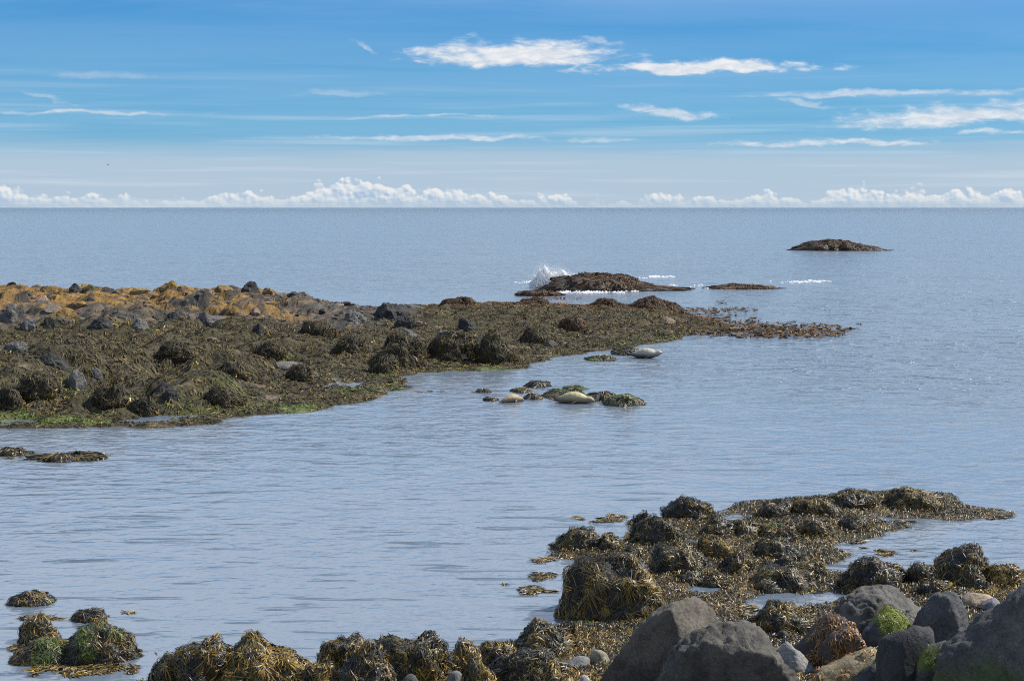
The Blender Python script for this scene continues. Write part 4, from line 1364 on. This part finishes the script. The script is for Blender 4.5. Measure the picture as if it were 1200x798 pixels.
# ------------------------------------------------------------------ floating weed
def floating(name, patches, L, W, seed, gold, lift=0.015, colf=None, mat=None):
    rng = np.random.RandomState(seed)
    Ps = []
    for (px, py, hw, hh, n) in patches:
        cx, cy = at_z(px, py)
        ex = hw / F * cy
        ey = abs(at_z(px, py - hh)[1] - cy)
        r = np.sqrt(rng.rand(n * 3))
        a = rng.uniform(0, 2 * np.pi, n * 3)
        x, y = cx + ex * r * np.cos(a), cy + ey * r * np.sin(a)
        k = fbm(xyz(x * 1.6, y * 1.6, px * 0.1), 3) > -0.02 + 0.25 * (r - 0.3)
        Ps.append(np.stack([x[k], y[k]], -1)[:n])
    p = np.concatenate(Ps)
    n = len(p)
    ang = rng.uniform(0, 2 * np.pi, n)
    ln = rng.uniform(L[0], L[1], n)
    d = np.stack([np.cos(ang), np.sin(ang), np.zeros(n)], -1)
    P = np.empty((n, 3, 3))
    for k in range(3):
        P[:, k, :2] = p + d[:, :2] * (ln * (k - 1) / 2)[:, None]
        P[:, k, 2] = 0.006 + lift * rng.rand(n)
    Wd = widths(P, np.broadcast_to(np.array([0, 0, 1.0]), P.shape), rng.uniform(W[0], W[1], n), [0.6, 1, 0.4], rng, 0.5)
    c = weed_colour(rng, xyz(p[:, 0], p[:, 1]), gold, -0.6, n, 0.6, 0.12) if colf is None else colf(rng, n)
    V, Q, C = strips(P, Wd, c, 2)
    o = mesh(name, V, Q, mat or M_WEED, col=C)
    tag(o, kind='stuff')


floating('floating_seaweed', [
    (702, 607, 34, 5, 420), (634, 632, 16, 4, 120), (642, 657, 20, 3, 150), (612, 690, 45, 6, 520), (640, 690, 25, 4, 260), (636, 676, 16, 6, 160),
    (720, 722, 40, 5, 420), (1040, 648, 14, 4, 130), (1072, 645, 10, 2, 70), (1140, 604, 45, 5, 500), (1050, 614, 40, 4, 340), (985, 633, 30, 5, 260),
    (1010, 642, 8, 2, 40), (90, 786, 62, 10, 900), (165, 763, 22, 5, 200), (30, 758, 22, 5, 200), (45, 724, 40, 3, 160), (870, 596, 22, 4, 200), (760, 622, 22, 5, 200),
    (935, 690, 40, 6, 150), (880, 715, 30, 6, 200), (150, 718, 10, 1.5, 20), (690, 650, 50, 5, 500),
    (150, 785, 14, 5, 60), (70, 536, 66, 5, 260), (525, 459.5, 42, 1.5, 90),
], (0.07, 0.22), (0.006, 0.014), 11, 0.5)
floating('floating_kelp', [
    (870, 385, 125, 9, 900), (900, 391, 90, 6, 700), (820, 378, 80, 14, 700), (760, 372, 90, 14, 900), (940, 386, 60, 4, 250), (850, 364, 45, 3, 160),
    (1008, 381, 3, 1, 6), (845, 355, 6, 2, 12), (972, 365, 4, 1, 5),  (652, 350, 40, 2, 60),
], (0.15, 0.5), (0.02, 0.055), 12, 0.3, 0.10,
    lambda rng, n: np.where((rng.rand(n) < 0.4)[:, None], np.array([0.17, 0.085, 0.02]), np.array([0.05, 0.033, 0.016])) * rng.uniform(0.5, 1.6, (n, 1)), M_WEEDFAR)

# ------------------------------------------------------------------ foam and the breaking wave
M_FOAM = plain_mat('sea_foam', (0.93, 0.94, 0.95), 0.7, 0.03, 3.0, 0.2)


def translucent(m):
    t = NT(m.node_tree)
    out = m.node_tree.nodes['Material Output']
    b = m.node_tree.nodes['Principled BSDF']
    tr = t.n.new('ShaderNodeBsdfTranslucent')
    tr.inputs['Color'].default_value = (0.9, 0.92, 0.94, 1)
    mx = t.n.new('ShaderNodeMixShader')
    mx.inputs[0].default_value = 0.45
    t.l.new(b.outputs[0], mx.inputs[1])
    t.l.new(tr.outputs[0], mx.inputs[2])
    t.l.new(mx.outputs[0], out.inputs['Surface'])


translucent(M_FOAM)


def foam():
    rng = np.random.RandomState(3)
    V, Q = [], []
    for (px, py, hw, hh, n) in [(700, 342, 55, 2.5, 500), (660, 343, 40, 2, 260), (735, 339, 45, 2.2, 420), (765, 325, 26, 2, 300), (805, 335, 22, 1.5, 160), (950, 330, 24, 1.6, 330),
                                (925, 331, 30, 1.0, 90), (625, 331, 22, 2, 80), (820, 338, 30, 1, 60), (360, 361, 25, 1, 25), (760, 357, 18, 1, 30)]:
        cx, cy = at_z(px, py)
        ex, ey = hw / F * cy, abs(at_z(px, py - hh)[1] - cy)
        for k in range(int(n * 0.7)):
            r, a = rng.rand() ** 0.7, rng.uniform(0, 6.283)
            x, y = cx + ex * r * math.cos(a), cy + ey * r * math.sin(a)
            s = rng.uniform(0.02, 0.11)
            if perlin(np.array([[x * 0.8, y * 0.35, px * 0.1]]))[0] < 0.0:
                continue
            b = len(V)
            z = rng.uniform(0.012, 0.09)
            m = 7
            V.append((x, y, z + 0.03))
            for q in range(m):
                aa = 6.283 * q / m
                V.append((x + s * 1.9 * rng.uniform(0.5, 1) * math.cos(aa), y + s * rng.uniform(0.5, 1) * math.sin(aa), z * 0.3))
            for q in range(m):
                Q.append((b, b + 1 + q, b + 1 + (q + 1) % m))
    tag(mesh('sea_foam', np.array(V), np.array(Q), M_FOAM), kind='stuff')


foam()


def splash():
    rng = np.random.RandomState(5)
    x0, z0 = at_plane(655, 323, 116)
    root = empty('wave_splash', (x0, 116, 0))
    tag(root, 'white spray of a wave breaking behind the long kelp islet', 'wave splash')
    D, Fc = ico(1)
    jets = [(-1.75, 1.5, 0.30), (-1.35, 2.35, 0.30), (-0.95, 2.75, 0.30), (-0.5, 2.3, 0.34), (-0.1, 2.15, 0.34), (0.3, 2.3, 0.34), (0.75, 1.85, 0.34), (1.15, 1.6, 0.34), (1.6, 1.35, 0.34), (2.0, 1.0, 0.3)]
    D0, F0 = ico(1)
    D1 = np.array([(1, 1, 1), (1, -1, -1), (-1, 1, -1), (-1, -1, 1)], float)
    F1 = np.array([(0, 1, 2), (0, 3, 1), (0, 2, 3), (1, 3, 2)])
    Dc, Fcore = ico(3)
    Vs, Fs = [], []
    for k, (jx, jh, jw) in enumerate(jets):
        n_ = fbm(Dc * 2.2 + 13 * k, 4)
        Vs.append(Dc * np.array([jw * 1.9, 0.45, jh * 0.54]) * (1 + 0.5 * n_)[:, None] + np.array([jx - 0.1, 0, 0]))
        Fs.append(Fcore + len(Dc) * k)
    mesh('foam_core', np.concatenate(Vs), np.concatenate(Fs), M_FOAM, root)
    for nm, cnt, smin, smax, D, Fc in (('foam_crest', 1500, 0.012, 0.040, D0, F0), ('spray', 26000, 0.006, 0.016, D1, F1)):
        Vs, Fs = [], []
        for k in range(cnt):
            jx, jh, jw = jets[rng.randint(len(jets))]
            t = rng.rand() ** (1.3 if nm == 'foam_crest' else 1.1)
            if nm == 'foam_crest':
                t *= 0.85
            h = 0.82 * jh * t * rng.uniform(0.8, 1.1)
            spread = jw * (0.8 + 0.6 * t) * (1.0 if nm == 'foam_crest' else 1.25)
            c = np.array([jx + rng.normal(0, spread * 0.6) - 0.25 * t, rng.normal(0, 0.45), h])
            s = rng.uniform(smin, smax) * (1.15 - 0.7 * t)
            Fs.append(Fc + len(D) * k)
            Vs.append(D * s * rng.uniform(0.6, 1.4, 3) + c)
        mesh(nm, np.concatenate(Vs), np.concatenate(Fs), M_FOAM, root)['kind'] = 'stuff'


splash()


# ------------------------------------------------------------------ seals
def seal_mat(name, back, belly_shade, spots):
    m, t, b = new_mat(name)
    tc = t.n.new('ShaderNodeTexCoord')
    sep = t.n.new('ShaderNodeSeparateXYZ')
    t.l.new(tc.outputs['Object'], sep.inputs[0])
    n = t.noise(tc.outputs['Object'], 14, 4, 0.6)
    n2 = t.noise(tc.outputs['Object'], 3, 3, 0.6)
    c = t.mix(t.ss(t.math('ADD', sep.outputs[2], t.math('MULTIPLY', n2, 0.15)), 0.17, 0.36), tuple(belly_shade) + (1,), tuple(back) + (1,))  # underside darkened in the fur colour as body shading
    c = t.mix(t.math('MULTIPLY', t.ss(n, 0.56, 0.68), 0.55), c, tuple(spots) + (1,))
    c = t.mix(t.math('MULTIPLY', t.ss(n2, 0.45, 0.7), 0.25), c, tuple(spots) + (1,))
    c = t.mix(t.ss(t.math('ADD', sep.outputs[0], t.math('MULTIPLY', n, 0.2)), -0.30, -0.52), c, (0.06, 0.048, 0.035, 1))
    t.l.new(c, b.inputs['Base Color'])
    b.inputs['Roughness'].default_value = 0.6
    return m


M_EYE = plain_mat('seal_eye', (0.012, 0.011, 0.010), 0.15, 0.05, 8, 0.5)


def loft(rings, seg, V, Q):
    b0 = len(V)
    for (c, ax, rx, rz) in rings:
        ax = Vector(ax).normalized()
        side = ax.cross(Vector((0, 0, 1))).normalized()
        up = side.cross(ax).normalized()
        for k in range(seg):
            a = 2 * math.pi * k / seg
            p = Vector(c) + side * (rx * math.cos(a)) + up * (rz * math.sin(a))
            V.append(tuple(p))
    n = len(rings)
    for i in range(n - 1):
        for k in range(seg):
            k2 = (k + 1) % seg
            Q.append((b0 + i * seg + k, b0 + i * seg + k2, b0 + (i + 1) * seg + k2, b0 + (i + 1) * seg + k))
    for i, flip in ((0, True), (n - 1, False)):
        c = len(V)
        V.append(tuple(Vector(rings[i][0])))
        for k in range(seg):
            k2 = (k + 1) % seg
            q = (b0 + i * seg + k, b0 + i * seg + k2)
            Q.append((c, q[1], q[0], c) if flip else (c, q[0], q[1], c))


def seal(px, py, length, head_up, tail_up, yaw, label, mat, fat=1.0, roll=0.0):
    x, y = at_z(px, py)
    root = empty('seal', (x, y + 0.2, 0.0))
    root.rotation_euler = (0, 0, yaw)
    root.scale = (length / 1.45,) * 3
    tag(root, label, 'seal', 'seals resting at the water edge')
    V, Q = [], []
    # spine from hind flippers to muzzle (x), radii across and up
    S = [(-0.66, 0.035, 0.030), (-0.60, 0.060, 0.050), (-0.50, 0.095, 0.085), (-0.36, 0.145, 0.130), (-0.20, 0.195, 0.175), (-0.02, 0.225, 0.205), (0.15, 0.225, 0.205),
         (0.30, 0.195, 0.180), (0.42, 0.150, 0.145), (0.50, 0.125, 0.125), (0.57, 0.118, 0.120), (0.64, 0.108, 0.108), (0.69, 0.085, 0.082), (0.74, 0.062, 0.055), (0.77, 0.035, 0.03)]
    def zc(s, rz):
        z = rz * fat - 0.02
        if s > 0.2:
            z += head_up * ((s - 0.2) / 0.55) ** 1.5
        if s < -0.3:
            z += tail_up * ((-0.3 - s) / 0.36) ** 1.4
        return z
    C = [Vector((s, 0, zc(s, rz))) for s, _, rz in S]
    rings = []
    for i, (s, rx, rz) in enumerate(S):
        ax = C[min(i + 1, len(C) - 1)] - C[max(i - 1, 0)]
        rings.append((C[i], ax, rx * fat, rz * fat))
    loft(rings, 20, V, Q)
    def flip(p, d, ln, w, th, curl):
        p, d = Vector(p), Vector(d).normalized()
        rr = []
        for k, f in enumerate((0.5, 1.0, 1.05, 0.8, 0.3)):
            q = p + d * (ln * k / 4) + Vector((0, 0, curl * (k / 4) ** 2))
            rr.append((q, d, w * f, th * (1.1 - 0.15 * k)))
        loft(rr, 10, V, Q)
    for sgn in (-1, 1):
        flip((0.22, sgn * 0.16 * fat, 0.10), (-0.75, sgn * 0.6, -0.30), 0.26, 0.055, 0.022, 0.0)      # fore flippers
        flip((-0.62, sgn * 0.025, C[0].z), (-1, sgn * 0.42, 0.15), 0.24, 0.055, 0.022, 0.05)           # hind flippers
    V, Qa = np.array(V), np.array(Q)
    T = np.concatenate([Qa[:, [0, 1, 2]], Qa[Qa[:, 0] != Qa[:, 3]][:, [0, 2, 3]]])
    body = mesh('body', V, T, mat, root)
    rm = body.modifiers.new('skin', 'REMESH')
    rm.mode = 'VOXEL'
    rm.voxel_size = 0.016
    rm.use_smooth_shade = True
    sm = body.modifiers.new('soft', 'SMOOTH')
    sm.iterations = 4
    D, Fc = ico(2)
    hz = C[11].z
    for sgn in (-1, 1):
        e = mesh('eye', D * 0.018 + np.array([0.665, sgn * 0.068 * fat, hz + 0.055 * fat]), Fc, M_EYE, root)
    mesh('nose', D * np.array([0.016, 0.024, 0.014]) + np.array([0.785, 0, C[-1].z + 0.012]), Fc, M_EYE, root)
    return root


seal(671, 473, 1.42, 0.05, 0.08, math.radians(-14), 'plump cream seal lying in front of the skerry, largest of the three', seal_mat('cream_fur', (0.43, 0.375, 0.195), (0.17, 0.14, 0.085), (0.20, 0.16, 0.09)), 1.0)
seal(599, 472, 0.98, -0.01, 0.03, math.radians(35), 'small tan seal lying low at the left end of the skerry', seal_mat('tan_fur', (0.33, 0.25, 0.15), (0.17, 0.125, 0.075), (0.18, 0.13, 0.08)), 1.05)
seal(756, 420, 1.42, 0.20, 0.16, math.radians(-10), 'pale grey seal with head raised, resting below the low end of the reef', seal_mat('grey_fur', (0.38, 0.34, 0.275), (0.08, 0.07, 0.058), (0.20, 0.18, 0.15)), 1.15)


# ------------------------------------------------------------------ distant bird
def bird():
    Y = 420.0
    x, z = at_plane(126.5, 193.5, Y)
    V, Q = [], []
    loft([((-0.28, 0, 0), (1, 0, 0), 0.02, 0.015), ((-0.12, 0, 0), (1, 0, 0), 0.06, 0.06), ((0.08, 0, 0), (1, 0, 0), 0.075, 0.075), ((0.22, 0, 0.02), (1, 0, 0), 0.045, 0.045), ((0.33, 0, 0.01), (1, 0, 0), 0.012, 0.012)], 8, V, Q)
    for s in (-1, 1):
        rr = [((0.05, 0.04 * s, 0.02), (0, s, 0.6), 0.11, 0.014), ((0.07, 0.30 * s, 0.24), (0, s, 0.3), 0.09, 0.012), ((0.0, 0.62 * s, 0.28), (0, s, -0.1), 0.03, 0.008)]
        loft(rr, 6, V, Q)
    Qa = np.array(Q)
    T = np.concatenate([Qa[:, [0, 1, 2]], Qa[Qa[:, 0] != Qa[:, 3]][:, [0, 2, 3]]])
    o = mesh('gull', np.array(V), T, plain_mat('bird_feathers', (0.12, 0.12, 0.13), 0.7, 0.2))
    o.location = (x, Y, z)
    o.rotation_euler = (0.2, 0, 0.9)
    tag(o, 'tiny dark bird flying low in the sky at left', 'bird')


bird()
for _o in ('reef_seaweed','shore_seaweed','rocky_reef','shore'):
    print(_o, len(bpy.data.objects[_o].data.polygons))
print('TRIS', sum(len(o.data.loops) - 2 * len(o.data.polygons) for o in scene.objects if o.type == 'MESH'))
